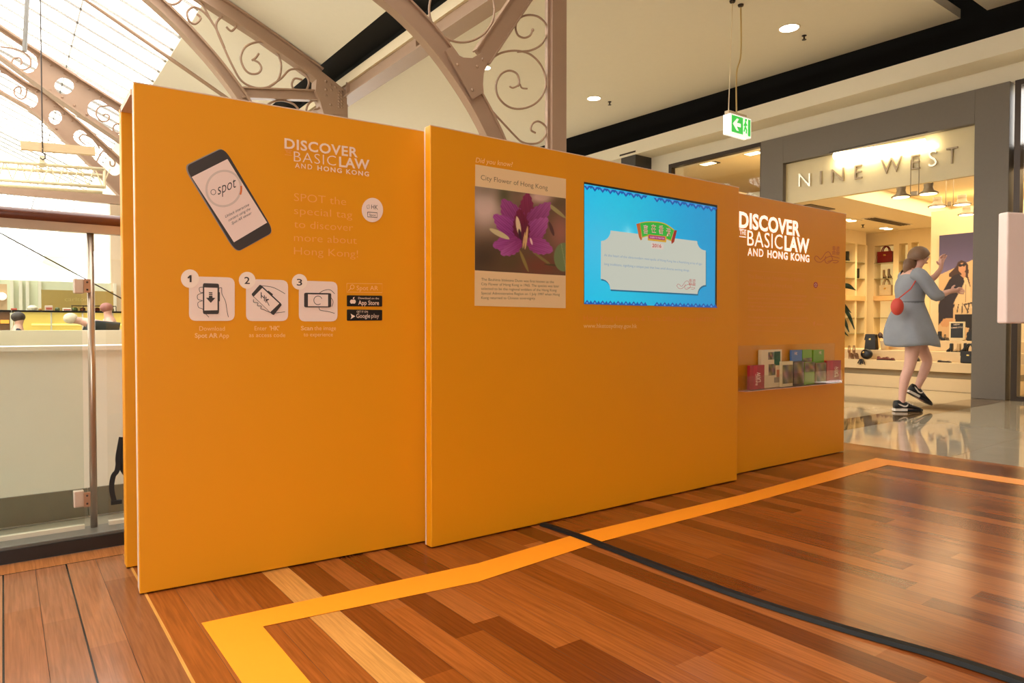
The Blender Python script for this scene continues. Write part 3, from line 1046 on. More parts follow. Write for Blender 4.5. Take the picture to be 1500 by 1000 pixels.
# ---- flower poster on the centre panel
F3 = lambda x, y: (680 + x * .26, 210 + y * .26)
po = MB()
sheet(po, pb_, [F3(62, 118), F3(573, 200), F3(571, 928), F3(58, 914)], .001)
poster = po.build('flower_poster', mat('poster_paper', (240, 206, 154), .5, noise=.01), PB, 'pale poster about the city flower')
P4 = [F3(60, 240), F3(572, 310), F3(60, 714), F3(571, 744)]
def flower(s, t):
    X = 60 + s * 512
    Y = (240 + 70 * s) * (1 - t) + (714 + 30 * s) * t
    def g(cx, cy, rx, ry):
        return np.exp(-(((X - cx) / rx) ** 2 + ((Y - cy) / ry) ** 2))
    col = np.zeros(s.shape + (3,)) + np.array([104, 78, 54])
    def blend(w, c):
        nonlocal col
        w = np.clip(w, 0, 1)[..., None]
        col = col * (1 - w) + np.array(c) * w
    blend(g(110, 350, 120, 150) * 1.1, (214, 186, 170))
    blend(g(120, 250, 90, 60), (150, 130, 110))
    blend(g(215, 290, 40, 70), (92, 84, 56))
    blend(g(430, 300, 90, 40) * 1.2, (214, 176, 158))
    blend(g(530, 350, 60, 70), (96, 78, 50))
    blend(g(540, 500, 70, 110), (158, 100, 84))
    blend(g(120, 640, 110, 90), (72, 54, 38))
    blend(g(400, 690, 150, 60), (120, 62, 44))
    blend(g(250, 660, 80, 70), (92, 70, 42))
    def leafline(x0, y0, x1, y1, w, c):
        dx, dy = x1 - x0, y1 - y0
        L = math.hypot(dx, dy)
        u = ((X - x0) * dx + (Y - y0) * dy) / L
        v = -(X - x0) * dy / L + (Y - y0) * dx / L
        m = (u > 0) & (u < L)
        ww = w * np.sqrt(np.clip(np.sin(np.clip(u / L, 0, 1) * PI), .05, 1))
        blend(m * np.clip((ww - abs(v)) / 3 + .5, 0, 1), c)
    leafline(450, 330, 572, 420, 11, (164, 152, 96))
    leafline(300, 600, 350, 722, 9, (142, 122, 62))
    leafline(372, 608, 490, 690, 8, (130, 112, 60))
    leafline(440, 680, 572, 690, 6, (84, 66, 40))
    leafline(470, 440, 500, 520, 10, (84, 48, 48))
    blend(np.clip((60 - np.hypot((X - 560) / 1.0, (Y - 640) / 1.35)) / 4 + .5, 0, 1), (116, 132, 84))
    blend((abs((X - 560) - (Y - 640) * .2) < 2) * (np.hypot(X - 560, (Y - 640) / 1.35) < 58), (150, 160, 110))
    def petal(x0, y0, x1, y1, w, c, c2, pw=.75):
        dx, dy = x1 - x0, y1 - y0
        L = math.hypot(dx, dy)
        u = ((X - x0) * dx + (Y - y0) * dy) / L
        v = -(X - x0) * dy / L + (Y - y0) * dx / L
        uu = np.clip(u / L, 0, 1)
        ww = w * (np.sin(uu ** pw * PI) ** .7) + 1 + 3 * np.sin(u * .22 + v * .02)
        m = np.clip((ww - abs(v)) / 2.5 + .5, 0, 1) * (u > 0) * (u < L)
        k = np.clip(uu + .18 * np.sin(v * .55) + .1 * np.sin(v * .23 + u * .05), 0, 1)[..., None]
        cc = np.array(c2) * (1 - k) + np.array(c) * k
        w3 = m[..., None]
        nonlocal col
        col = col * (1 - w3) + cc * w3
    petal(330, 480, 345, 268, 44, (140, 42, 82), (112, 22, 60))
    petal(325, 520, 205, 312, 64, (158, 70, 134), (112, 26, 92))
    petal(340, 480, 478, 330, 54, (170, 84, 146), (120, 36, 92))
    petal(318, 545, 158, 400, 56, (168, 76, 152), (122, 30, 104))
    petal(330, 545, 462, 420, 58, (180, 92, 160), (126, 34, 100))
    petal(318, 560, 298, 365, 46, (124, 24, 62), (86, 14, 46))
    petal(312, 552, 152, 575, 46, (166, 76, 150), (132, 38, 104), .9)
    petal(312, 560, 195, 625, 34, (176, 90, 158), (136, 40, 106), .9)
    petal(340, 550, 495, 605, 46, (176, 84, 156), (140, 44, 112), .85)
    leafline(136, 480, 242, 536, 15, (206, 190, 140))
    leafline(284, 410, 302, 520, 13, (226, 198, 156))
    leafline(345, 465, 330, 595, 7, (222, 184, 120))
    leafline(330, 500, 318, 590, 5, (220, 176, 116))
    leafline(360, 530, 372, 570, 6, (238, 206, 200))
    leafline(296, 480, 306, 540, 8, (60, 22, 40))
    return col
picture('photo_print', [pb_.at(*q, w=.0022) for q in P4], 150, 140, flower, mat_print('flower_print', .5), poster)
lt = MB()
letter(lt, pb_, 'City Flower of Hong Kong', F3(94, 204), F3(470, 262), 7.2, .0022, -.008)
txt = ['The Bauhinia blakeana Dunn was first known as the', 'City Flower of Hong Kong in 1965. The species was later', 'selected to be the regional emblem of the Hong Kong',
       'Special Administrative Region on 1 July 1997 when Hong', 'Kong returned to Chinese sovereignty.']
for i, s in enumerate(txt):
    y0, y1 = 772 + i * 26, 782 + i * 23
    x1 = (505, 535, 520, 538, 402)[i]
    letter(lt, pb_, s, F3(96, y0), F3(x1, y0 + (y1 - y0 + 6) * (x1 - 96) / 440), 3.9, .0022, -.004)
lt.build('poster_text', mat('brown_ink', (110, 86, 62), .5, noise=0), poster)
lt = MB()
letter(lt, pb_, 'Did you know?', F3(64, 106), F3(274, 132), 7.2, .0022, .004, .2)
lt.build('question_text', mat('question_print', (250, 200, 140), .5, noise=0), PB)
T4 = lambda x, y: (840 + x / 6.5217, 440 + y / 6.5217)
lt = MB()
letter(lt, pb_, 'Hong Kong Economic & Trade Office, Sydney (HKETO)', T4(98, 190), T4(1348, 200), 7.4, .002, -.012)
lt.build('office_text', mat('office_print', (236, 144, 48), .5, noise=0), PB)
lt = MB()
letter(lt, pb_, 'www.hketosydney.gov.hk', T4(96, 260), T4(608, 262), 6.2, .002, .012)
lt.build('web_text', mat('web_print', (244, 196, 130), .5, noise=0), PB)

# ---- screen set into the centre panel
TV = thing('wall_screen', 'lit blue screen set into the centre orange panel showing a cream notice', 'screen', pb_.at(950, 450, 0))
def bez(q, w0, w1):
    mb = MB()
    o = [pb_.at(*p, w=w1) for p in q]
    mb.prism(o, -pb_.n * (w1 - w0))
    return mb
TL, TR, BLq, BRq = SCR
bez([(TL[0] - .4, TL[1] - .8), (TR[0] + .3, TR[1] - .5), (BRq[0] + .3, BRq[1] + .3), (BLq[0] - .4, BLq[1] + .3)], .0, .0012).build('bezel', M_BLK, TV)
D4 = lambda x, y: (840 + x / 4, 250 + y / 4)
def scr(s, t):
    r = 8 + 60 * np.exp(-((s - .12) / .35) ** 2 - ((t - .5) / .4) ** 2) * .9 - 6 * s
    g = 176 + 22 * np.exp(-((s - .25) / .4) ** 2) - 26 * s
    b = 224 + 8 * (1 - s) - 18 * s
    gl = np.exp(-(((s - .30) / .03) ** 2 + ((t - .37) / .06) ** 2))
    return np.stack([r + 90 * gl, g + 30 * gl, b + 15 * gl], -1)
scrn = picture('display', [pb_.at(*q, w=.0022) for q in ((TL[0], TL[1] + 2.2), (TR[0] - 2.2, TR[1] + 2.2), BLq, (BRq[0] - 2.2, BRq[1]))], 40, 30, scr, mat_print('screen_glow', .3, emit=1.2), TV)
def em(name, rgb, e=1.0):
    m = mat(name, (8, 8, 8), .4, noise=0, emit=e, emit_rgb=rgb)
    return m
def notice():
    def arc(cx, cy, r, a0, a1):
        return [(cx + r * math.cos(a0 + (a1 - a0) * i / 6), cy + r * 1.1 * math.sin(a0 + (a1 - a0) * i / 6)) for i in range(7)]
    q = arc(162, 350, 56, PI / 2, 0) + arc(775, 412, 50, PI, PI / 2) + arc(775, 722, 48, -PI / 2, -PI) + arc(160, 695, 56, 0, -PI / 2)
    return q
sh = MB()
sheet(sh, pb_, [D4(x + 3, y + 9) for x, y in notice()], .0028, .0003)
sh.build('notice_shadow', em('notice_shadow', (20, 110, 150), 1), scrn)
sh = MB()
sheet(sh, pb_, [D4(*q) for q in notice()], .0036, .0003)
sh.build('notice_card', em('notice_cream', (214, 216, 200), 1), scrn)
bd = MB()
for i in range(17):
    if i == 8:
        continue
    x = 80 + i * 45.5
    yt, yb = 88 + (x - 65) * .174, 766 + (x - 65) * .028
    for dx, k in ((0, 1), (22, .7)):
        sheet(bd, pb_, [D4(x + dx - 20 * k, yt - 4), D4(x + dx + 20 * k, yt), D4(x + dx, yt + 24 * k)], .0030, .0002)
        sheet(bd, pb_, [D4(x + dx - 20 * k, yb + 14), D4(x + dx + 20 * k, yb + 16), D4(x + dx, yb - 10 * k)], .0030, .0002)
bd.build('border_pattern', em('border_blue', (24, 92, 186), 1), scrn)
bd = MB()
for i in range(17):
    if i == 8:
        continue
    x = 80 + i * 45.5
    yt, yb = 88 + (x - 65) * .174, 766 + (x - 65) * .028
    sheet(bd, pb_, [D4(x - 7, yt + 1), D4(x, yt - 5), D4(x + 7, yt + 2), D4(x, yt + 9)], .0034, .0002)
    sheet(bd, pb_, [D4(x - 7, yb + 7), D4(x, yb + 1), D4(x + 7, yb + 8), D4(x, yb + 13)], .0034, .0002)
bd.build('border_diamonds', em('border_light', (110, 170, 232), 1), scrn)
# festival banner on the notice
Q = lambda x, y: (920 + x * .075, 295 + y * .075)
def panel_shape(name, pts, m, w):
    mb = MB()
    sheet(mb, pb_, [Q(*q) for q in pts], w, .0002)
    return mb.build(name, m, scrn)
panel_shape('banner_ribbon', [(160, 440), (235, 420), (262, 690), (275, 740), (250, 760), (215, 700)], em('ribbon_orange', (206, 104, 40), 1), .0042)
panel_shape('banner_ribbon', [(905, 560), (955, 565), (900, 790), (850, 830), (845, 770)], em('ribbon_red', (170, 44, 24), 1), .0042)
top = spline([(228, 420), (350, 400), (480, 396), (620, 408), (750, 450), (905, 560)], 5)
bot = spline([(840, 762), (720, 712), (600, 680), (450, 664), (350, 672), (270, 700)], 5)
panel_shape('banner_edge', [(x, y - 8) for x, y in top] + [(x, y + 14) for x, y in bot], em('banner_gold', (222, 178, 44), 1), .0044)
panel_shape('banner_field', [(x + (6 if x < 400 else -8), y + 8) for x, y in top] + [(x + (8 if x < 400 else -8), y - 6) for x, y in bot], em('banner_green', (52, 186, 62), 1), .0050)
panel_shape('banner_plate', rnd([(385, 640), (750, 680), (745, 800), (385, 758)], .06), em('plate_gold', (226, 170, 50), 1), .0054)
panel_shape('banner_plate', rnd([(402, 655), (722, 690), (718, 758), (402, 722)], .03), em('plate_magenta', (176, 40, 110), 1), .0058)
panel_shape('year_plate', rnd([(445, 790), (700, 830), (690, 940), (448, 918)], .12), em('plate_cream', (232, 214, 200), 1), .0050)
lt = MB()
for s, x, y, wd in (('喜', 300, 608, 88), ('在', 452, 590, 92), ('香', 600, 614, 92), ('港', 745, 664, 88)):
    letter(lt, pb_, s, Q(x, y), Q(x + wd, y + 12), 9.4, .0056, .012)
lt.build('banner_characters', em('character_cream', (248, 220, 206), 1), scrn)
lt = MB()
for s, x, y, wd in (('喜', 306, 604, 76), ('在', 458, 586, 80), ('香', 606, 610, 80), ('港', 751, 660, 76)):
    letter(lt, pb_, s, Q(x, y), Q(x + wd, y + 11), 8.6, .0062, -.004)
letter(lt, pb_, '2016', Q(472, 890), Q(650, 904), 5.0, .0058, .02)
lt.build('banner_characters', em('character_red', (206, 84, 70), 1), scrn)
lt = MB()
letter(lt, pb_, 'WHERE TO FIND FUN', Q(424, 710), Q(708, 738), 2.4, .0064, .01)
lt.build('plate_text', em('plate_text', (246, 200, 220), 1), scrn)
lt = MB()
letter(lt, pb_, 'At the heart of the ultra-modern metropolis of Hong Kong lies a flourishing array of age-', D4(180, 500), D4(755, 552), 3.6, .0044, 0)
letter(lt, pb_, 'long traditions, signifying a unique past that lives amid diverse exciting things.', D4(180, 552), D4(680, 590), 3.6, .0044, 0)
lt.build('notice_text', em('notice_blue', (140, 168, 196), 1), scrn)
def dragon(mb, pl, f, w, wid):
    for q in ([(0, 75), (10, 60), (30, 62), (55, 80), (80, 62), (100, 40), (130, 30), (150, 50), (165, 80), (140, 100), (110, 105), (95, 85), (105, 60)],
              [(0, 75), (20, 95), (55, 100), (80, 88), (110, 70), (150, 60), (190, 66), (230, 74)],
              [(120, 95), (170, 88), (220, 92), (200, 104), (170, 102)]):
        stroke2(mb, pl, [f(*z) for z in spline(q, 4)], wid, w)
lt = MB()
dragon(lt, pb_, lambda x, y: D4(606 + x * .48, 625 + y * .66), .0044, .55)
for i, s in enumerate(('香港', '文化', '節慶')):
    letter(lt, pb_, s, D4(676, 646 + i * 12), D4(716, 648 + i * 12), 2.6, .0044)
lt.build('dragon_emblem', em('emblem_red', (196, 92, 84), 1), scrn)

# ---- print on the right panel
G = lambda x, y: (1070 + x * .2, 290 + y * .2)
c1 = lambda x, y: (1080 + x / 10, 300 + y / 10)
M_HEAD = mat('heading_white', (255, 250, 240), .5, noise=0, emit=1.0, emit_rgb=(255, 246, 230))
heading(pc, PC, M_HEAD, {
    'DISCOVER': (c1(28, 322), c1(918, 455), 22.2, .03, 1.02),
    'BASIC': (c1(148, 592), c1(662, 652), 22.4, -.004, 1.05),
    'LAW': (c1(692, 662), c1(1055, 703), 20.6, .03, .98),
    'AND': (c1(152, 742), c1(382, 762), 11.4, .006, 1.15),
    'HONG KONG': (c1(442, 768), c1(1055, 838), 10.6, .026, 1.12)}, 'large backlit white heading reading Discover the Basic Law and Hong Kong')
mb = MB()
letter(mb, pc, 'THE', c1(35, 432), c1(128, 444), 6.6, .0022, 0)
stroke2(mb, pc, [c1(30, 352), c1(130, 370)], 1.0, .0022)
stroke2(mb, pc, [c1(30, 462), c1(130, 474)], 1.2, .0022)
mb.build('heading_article', M_HEAD, PC)
lt = MB()
letter(lt, pc, 'The Basic Law: Foundation of Stability', G(128, 586), G(542, 614), 6.4, .002, -.012)
letter(lt, pc, 'and Prosperity of Hong Kong', G(128, 640), G(452, 660), 6.4, .002, -.012)
lt.build('subheading_text', M_TXTC, PC)
lt = MB()
body_t = [('The Basic Law is the constitutional document of the Hong Kong', 128, 712, 555, 726), ('Special Administrative Region. It enshrines within a legal', 128, 738, 525, 750), ('document the important concepts of one country, two systems,', 128, 770, 572, 782),
          ('a high degree of autonomy and Hong Kong people', 128, 796, 540, 806), ('administering Hong Kong.', 128, 822, 268, 828),
          ('The display here looks at the history, the people and the', 128, 878, 568, 884), ('culture of the city and at the rights and freedoms that', 128, 904, 550, 908), ('its residents enjoy today.', 128, 932, 348, 934)]
for s, x0, y0, x1, y1 in body_t:
    letter(lt, pc, s, G(x0, y0), G(x1, y1), 2.9, .002, 0)
letter(lt, pc, 'Hong Kong Economic and Trade Office', G(640, 632), G(795, 646), 2.2, .002)
letter(lt, pc, 'Sydney, Government of the HKSAR', G(640, 652), G(800, 664), 2.2, .002)
letter(lt, pc, 'www.hketosydney.gov.hk', G(612, 730), G(705, 736), 2.4, .002)
for y0, x0, x1 in ((530, 128, 560), (570, 612, 800), (690, 128, 560), (700, 612, 800), (965, 128, 560)):
    stroke2(lt, pc, [G(x0, y0), G(x1, y0 + (x1 - x0) * .06)], .45, .002)
letter(lt, pc, 'f', G(606, 934), G(622, 934), 6.0, .002, .02)
letter(lt, pc, '/hketo', G(630, 930), G(682, 932), 2.6, .002)
lt.build('panel_text', M_TXTC, PC, 'small faint paragraphs')
lt = MB()
dragon(lt, pc, lambda x, y: G(615 + x * .8, 360 + y * 1.1), .0022, .9)
for i, s in enumerate(('香港', '文化', '節慶')):
    letter(lt, pc, s, G(745, 372 + i * 20), G(800, 376 + i * 20), 3.6, .0022)
lt.build('dragon_emblem', mat('emblem_rust', (192, 82, 14), .5, noise=0), PC, 'rust red dragon line emblem')
lt = MB()
sheet(lt, pc, [G(*q) for q in circ(624, 636, 15, 22)], .001)
em_ = lt.build('government_emblem', mat('emblem_crimson', (176, 36, 60), .5, noise=0), PC, 'small crimson round emblem')
lt = MB()
for i in range(5):
    a = -PI / 2 + i * 2 * PI / 5
    sheet(lt, pc, [G(624 + 3 * math.cos(a), 636 + 5 * math.sin(a)), G(624 + 10 * math.cos(a - .4), 636 + 14 * math.sin(a - .4)), G(624 + 10 * math.cos(a + .3), 636 + 14 * math.sin(a + .3))], .0022, .0003)
lt.build('emblem_petals', M_TXT, em_)

# ---- leaflet holder and leaflets
K = lambda x, y: (1080 + x / 8.335, 480 + y / 8.335)
M_ACR = mat_glass('acrylic', (.98, .97, .95), .004, veil=.015, fres=.08)
HO = thing('leaflet_holder', 'long clear acrylic leaflet holder fixed low on the right orange panel', 'leaflet holder', pc.at(*K(680, 740), w=.03))
W1 = .055
u0, v0 = pc.uv(*K(105, 770), w=W1)
u1, v1 = pc.uv(*K(1278, 672), w=W1)
vb = (v0 + v1) / 2
ub0, vt = pc.uv(*K(80, 205), w=.004)
ub1, vt1 = pc.uv(*K(1215, 195), w=.004)
vtop = (vt + vt1) / 2
def pbx(ua, ub, va, vb_, wa, wb):
    q = [pc.P(ua, va, wa), pc.P(ub, va, wa), pc.P(ub, va, wb), pc.P(ua, va, wb)]
    return MB().hexa(q + [x + Vector((0, 0, vb_ - va)) for x in q])
pbx(u0, u1 + .0, vb, vtop, .0025, .006).build('back_plate', M_ACR, HO)
pbx(u0, u1, vb, vb + .005, .006, W1).build('shelf', M_ACR, HO)
pbx(u0, u1, vb, vb + .085, W1, W1 + .003).build('front_lip', M_ACR, HO)
for ua in (u0, u1 - .003):
    pbx(ua, ua + .003, vb, vb + .09, .006, W1).build('end_plate', M_ACR, HO)
pbx(u0, u1, vb - .003, vb + .0, .006, W1 + .003).build('edge_strip', mat('acrylic_edge', (236, 196, 170), .3, noise=0), HO, 'bright lower edge')

def leaflet(x0, x1, yt, w, th, rgb, label, spots=(), lines=(), cat='leaflet'):
    """x0, x1 pixel edges and yt the top, in close-up pixels; w distance of its face from the panel"""
    ua, vt_ = pc.uv(*K(x0, yt), w=w)
    ub, _ = pc.uv(*K(x1, yt), w=w)
    va = vb + .006
    o = thing('leaflet', label, cat, pc.P((ua + ub) / 2, va, w - th / 2), group='leaflets in the acrylic holder')
    nm = 'leaflet_%d_%d_%d' % rgb
    pbx(ua, ub, va, vt_, w - th, w).build('cover', mat(nm, rgb, .4, noise=.02), o)
    for (a, b, c, d, col) in spots:           # fractions of the cover: left, right, bottom, top
        if isinstance(col, str):
            r1 = random.Random(hash_(col))
            cols = [tuple(min(255, max(0, int(q + r1.uniform(-60, 60)))) for q in base_) for base_ in ((120, 96, 70),) * 9]
            k = r1.uniform(0, 6)
            def ph_(s, t, k=k, r1=r1):
                v = .7 * np.sin(s * 5 + k) * np.cos(t * 6 + k * 2) + .45 * np.sin(s * 9 - t * 7 + k)
                return np.stack([118 + 46 * v, 92 + 36 * v + 14 * np.sin(t * 9), 64 + 30 * v + 24 * np.cos(s * 8 + k)], -1)
            wd, ht = ub - ua, vt_ - va
            A = lambda fx, fy: pc.P(ua + wd * fx, va + ht * fy, w + .0008)
            picture('cover_photo', [A(a, d), A(b, d), A(a, c), A(b, c)], 14, 14, ph_, mat_print('leaflet_photo', .45), o)
        else:
            pbx(ua + (ub - ua) * a, ua + (ub - ua) * b, va + (vt_ - va) * c, va + (vt_ - va) * d, w, w + .0006).build('cover_block', mat('block_%d_%d_%d' % col, col, .45, noise=0), o)
    if lines:
        mb = MB()
        for s, bl, br, cp in lines:
            letter(mb, pc, s, K(*bl), K(*br), cp, w + .0016, .01)
        mb.build('cover_text', M_TXT, o)
    return o
def hash_(s):
    return sum(ord(c) * (i + 3) for i, c in enumerate(s))
RED = (168, 24, 40)
def side_text(o, x, y0, y1, w, s, wid):
    """lettering running up the cover"""
    vs, fs, xa, xb = glyphs(s, .012)
    a, b = pc.uv(*K(x, y0), w), pc.uv(*K(x, y1), w)
    k = (b[1] - a[1]) / (xb - xa)
    mb = MB()
    mb.add([pc.P(a[0] - y * wid, a[1] + (xx - xa) * k, w) for xx, y in vs], fs)
    mb.build('cover_text', M_TXT, o)
o = leaflet(156, 332, 462, .05, .018, RED, 'dark red booklet at the left end of the leaflet holder', [(.25, .5, .0, 1, (188, 34, 52))], cat='booklet')
side_text(o, 285, 660, 540, .0545, 'LAW', .055)
side_text(o, 248, 700, 560, .0545, 'BASIC', .03)
leaflet(296, 545, 272, .03, .022, (226, 204, 160), 'tall cream leaflet with a green quarter circle and small photos',
        [(.62, .92, .58, .95, (38, 98, 66)), (.32, .56, .74, .94, 'market'), (.56, .8, .74, .94, (110, 140, 110)), (.34, .68, .32, .62, 'crowd'), (.74, .92, .26, .46, (196, 110, 60)), (.62, .9, .12, .26, (150, 130, 100))])
leaflet(545, 680, 412, .05, .016, (214, 198, 150), 'short cream leaflet with a street photo beside the tall cream one', [(.06, .98, .12, .86, 'street')])
leaflet(664, 796, 272, .024, .012, (86, 118, 172), 'blue leaflet standing in the back row', [], [('HK', (700, 330), (735, 332), 4.5)])
leaflet(686, 816, 412, .05, .016, (70, 52, 42), 'dark photo leaflet in front of the blue one', [(.04, .98, .08, .96, 'night')])
leaflet(800, 912, 268, .028, .012, (118, 160, 40), 'green and white leaflet right of the blue one', [(.0, 1, .52, .76, 'white town')])
leaflet(822, 945, 420, .05, .014, (112, 152, 34), 'short green leaflet with a photo strip in the front row', [(.0, 1, .56, .98, 'garden')])
leaflet(930, 1060, 270, .028, .012, (104, 150, 22), 'plain green leaflet right of centre in the back row', [], [('HK', (1000, 320), (1030, 322), 4.5)])
leaflet(958, 1088, 430, .05, .014, (124, 82, 42), 'brown leaflet with lantern photos beside the right red booklet', [(.1, .95, .05, .95, 'lanterns')])
o = leaflet(1096, 1266, 404, .05, .018, RED, 'dark red booklet at the right end of the leaflet holder', [(.22, .42, .0, 1, (186, 32, 54))], cat='booklet')
side_text(o, 1234, 590, 470, .0525, 'LAW', .055)
side_text(o, 1206, 600, 480, .0525, 'BASIC', .03)

# ---- tape on the floor and the cable ramp
M_TAPE = mat('orange_tape', (250, 150, 30), .4, noise=.01)
tp = MB()
def fl(px, py):
    q = on_z(px, py)
    return (q.x, q.y)
A0, A1 = fl(295, 913), (.448, 1.05)
B0, B1 = fl(385, 918), (.575, 1.05)
m0, m1 = fl(838, 784), fl(862, 797.5)
q0, q1 = fl(862, 779), fl(880, 792)
C0, C1 = fl(1283.6, 671), fl(1300, 681)
E0, E1 = (C0[0] + .01, 1.05), (C1[0] + .03, 1.05)
def tq(*pts):
    tp.prism([(x, y, .0012) for x, y in pts], (0, 0, .0008))
mid0, mid1 = fl(700, 825.5), fl(700, 852.5)
tq(A0, A1, B1, B0)
tq(A0, B0, mid1, mid0)
tq(mid0, mid1, fl(875, 795), fl(845, 782.5))
tq(fl(845, 782.5), fl(875, 795), fl(1090, 739), fl(1090, 724))
tq(fl(1090, 724), fl(1090, 739), C1, C0)
tq(C0, C1, E1, E0)
tag(tp.build('floor_tape', M_TAPE), 'orange tape line stuck on the timber floor around the stand', 'floor tape')
cr = MB()
path = spline([on_z(*q).to_tuple() for q in ((795, 769), (850, 787.5), (935, 820), (1000, 844.5), (1100, 880), (1240, 924), (1420, 976))] + [(1.93, .3, 0), (1.92, -1, 0)], 5)
prof = [(-.021, .0), (-.012, .009), (.012, .009), (.021, .0)]
n = len(prof)
for i, pnt in enumerate(path):
    P0 = Vector(path[max(i - 1, 0)])
    P1 = Vector(path[min(i + 1, len(path) - 1)])
    d = (P1 - P0).normalized()
    sd = d.cross(Vector((0, 0, 1))).normalized()
    cr.v += [Vector(pnt) + sd * a + Vector((0, 0, .0025 + b)) for a, b in prof]
for i in range(len(path) - 1):
    for j in range(n):
        j2 = (j + 1) % n
        cr.f.append((i * n + j, i * n + j2, (i + 1) * n + j2, (i + 1) * n + j))
cr.f.append(tuple(range(n)))
cr.f.append(tuple((len(path) - 1) * n + j for j in range(n)))
tag(cr.build('cable_ramp', mat('black_rubber', (20, 18, 16), .6, spec=.2, noise=.2, scale=60)), 'black rubber cable cover running from the centre panel across the timber floor', 'cable cover')
# ------------------------------------------------------------------ ornate steel frames
def frame_fn(Y):
    return lambda px, py: on_y(px, py, Y)
def chord(name, pix, wpx, Y, t, parent, m=None, fl=None, label=None):
    """a bent bar following pixel path at the plane Y, wpx wide"""
    pts = [on_y(px, py, Y) for px, py in pix]
    a, b = on_y(pix[0][0], pix[0][1], Y), on_y(pix[0][0] + wpx, pix[0][1], Y)
    w = abs((b - a).x)
    mb = MB().flat(pts, w, t, (0, 1, 0))
    if fl:
        k = len(pts)
        for sgn in (1, -1):
            q = []
            for i in range(k):
                d = (pts[min(i + 1, k - 1)] - pts[max(i - 1, 0)]).normalized()
                q.append(pts[i] + Vector((-d.z, 0, d.x)) * sgn * w * .5)
            mb.flat(q, fl * .18, fl, (0, 1, 0))
    return mb.build(name, m or M_BEAM, parent, label)
def scroll(pix, Y, r, parent, n=7):
    pts = [on_y(px, py, Y) for px, py in spline(pix, 5)]
    return MB().tube(pts, r, n).build('scroll', M_BEAM, parent, smooth=True)
def rivets(pix, Y, r, parent, off):
    for px, py in pix:
        MB().ball(on_y(px, py, Y) + Vector((0, off, 0)), (r, r * .6, r), 8, 6).build('rivet', M_BEAM, parent, smooth=True)

# nearest frame: post, curved brace, strut, scrolls
Y1_ = 4.9
NF = thing('ornate_bracket', 'near taupe post with curved brace and iron scrolls above the centre panel', 'steel bracket', (4.17, Y1_, 0))
z2 = lambda x, y: (560 + x * .2199, y * .22)
xl, xr = on_y(804, 100, Y1_).x, on_y(825, 100, Y1_).x
MB().box(xl, xr, Y1_ - .05, Y1_ + .05, -.01, 5.2).build('post', M_BEAM, NF, bevel=.004)
MB().box(xl - .03, xl, Y1_ - .02, Y1_ + .02, 1.0, 5.2).build('post_flange', M_BEAM, NF)
chord('curved_brace', spline([z2(*q) for q in ((-190, -260), (-60, -110), (95, 20), (210, 130), (320, 250), (430, 390), (530, 535), (620, 680), (700, 830), (770, 990), (820, 1200), (880, 1480), (970, 1780), (1110, 2120))], 4), 29, Y1_, .05, NF, fl=.09)
chord('strut', [z2(660, 385), z2(925, -10), z2(1080, -240)], 22, Y1_, .04, NF, fl=.07)
gp = [z2(*q) for q in ((400, 350), (440, 325), (480, 375), (520, 395), (580, 398), (640, 362), (690, 405), (675, 440), (655, 500), (650, 570), (655, 628), (580, 672))]
MB().prism([on_y(*q, Y1_) + Vector((0, -.05, 0)) for q in gp], (0, .022, 0)).build('gusset_plate', M_BEAM, NF, bevel=.002)
rivets([z2(*q) for q in ((480, 442), (610, 455), (648, 408), (577, 608))], Y1_, .014, NF, -.052)
ds = on_y(*z2(1000, 300), Y1_)
scroll([z2(*q) for q in ((1000, 200), (985, 235), (945, 252), (905, 235), (888, 185), (905, 130), (960, 102), (1030, 108), (1085, 155), (1096, 225), (1060, 295), (990, 335), (900, 345))], Y1_, .0095, NF)
MB().ball(on_y(*z2(1002, 200), Y1_), .015).build('scroll_bud', M_BEAM, NF, smooth=True)
scroll([z2(*q) for q in ((905, 575), (912, 540), (895, 490), (845, 470), (790, 495), (758, 560), (770, 640), (830, 705), (915, 725), (1010, 695), (1070, 630), (1090, 545), (1060, 440), (990, 365), (900, 338), (800, 350), (720, 400), (670, 480), (652, 570), (670, 650), (720, 725), (800, 815), (880, 900), (930, 945), (990, 958), (1050, 945), (1090, 895), (1085, 840), (1040, 808), (1000, 825), (990, 865), (1020, 885))], Y1_, .0095, NF)
scroll([z2(*q) for q in ((848, 575), (870, 585), (900, 572), (915, 560), (930, 585), (965, 590))], Y1_, .008, NF)
scroll([z2(530 + 218 * math.cos(t), 62 + 220 * math.sin(t)) for t in [2 * PI * i / 22 for i in range(23)]], Y1_, .0095, NF)
MB().tube([on_y(*z2(1088, 565), Y1_), on_y(*z2(1115, 570), Y1_)], .012, 8).build('clip', M_BEAM, NF)
MB().tube([on_y(*z2(345, 180), Y1_), on_y(*z2(360, 210), Y1_)], .018, 8).build('clip', M_BEAM, NF)

# second frame
Y2_ = 10.2
T2 = thing('roof_truss', 'taupe roof truss with iron scrolls meeting a riveted post top behind the left panel', 'roof truss', (4.25, Y2_, 0))
k1 = lambda x, y: (x / 2.994, y / 2.994)
a, b = on_y(487, 140, Y2_).x, on_y(506, 140, Y2_).x
MB().box(a, b, Y2_ - .09, Y2_ + .09, -.01, on_y(480, 150, Y2_).z).build('post', M_BEAM, T2)
chord('top_chord', [k1(*q) for q in ((300, -420), (600, -210), (960, 25), (1120, 130), (1300, 258), (1400, 330))], 26, Y2_, .06, T2, fl=.16)
chord('lower_chord', spline([k1(*q) for q in ((300, -330), (500, -150), (690, 15), (800, 120), (900, 228), (980, 325), (1050, 420), (1110, 520), (1150, 640), (1215, 800), (1320, 980), (1460, 1130))], 4), 19, Y2_, .06, T2, fl=.16)
chord('tie_bar', [k1(1055, 408), k1(1400, 420)], 14, Y2_, .05, T2, fl=.12)
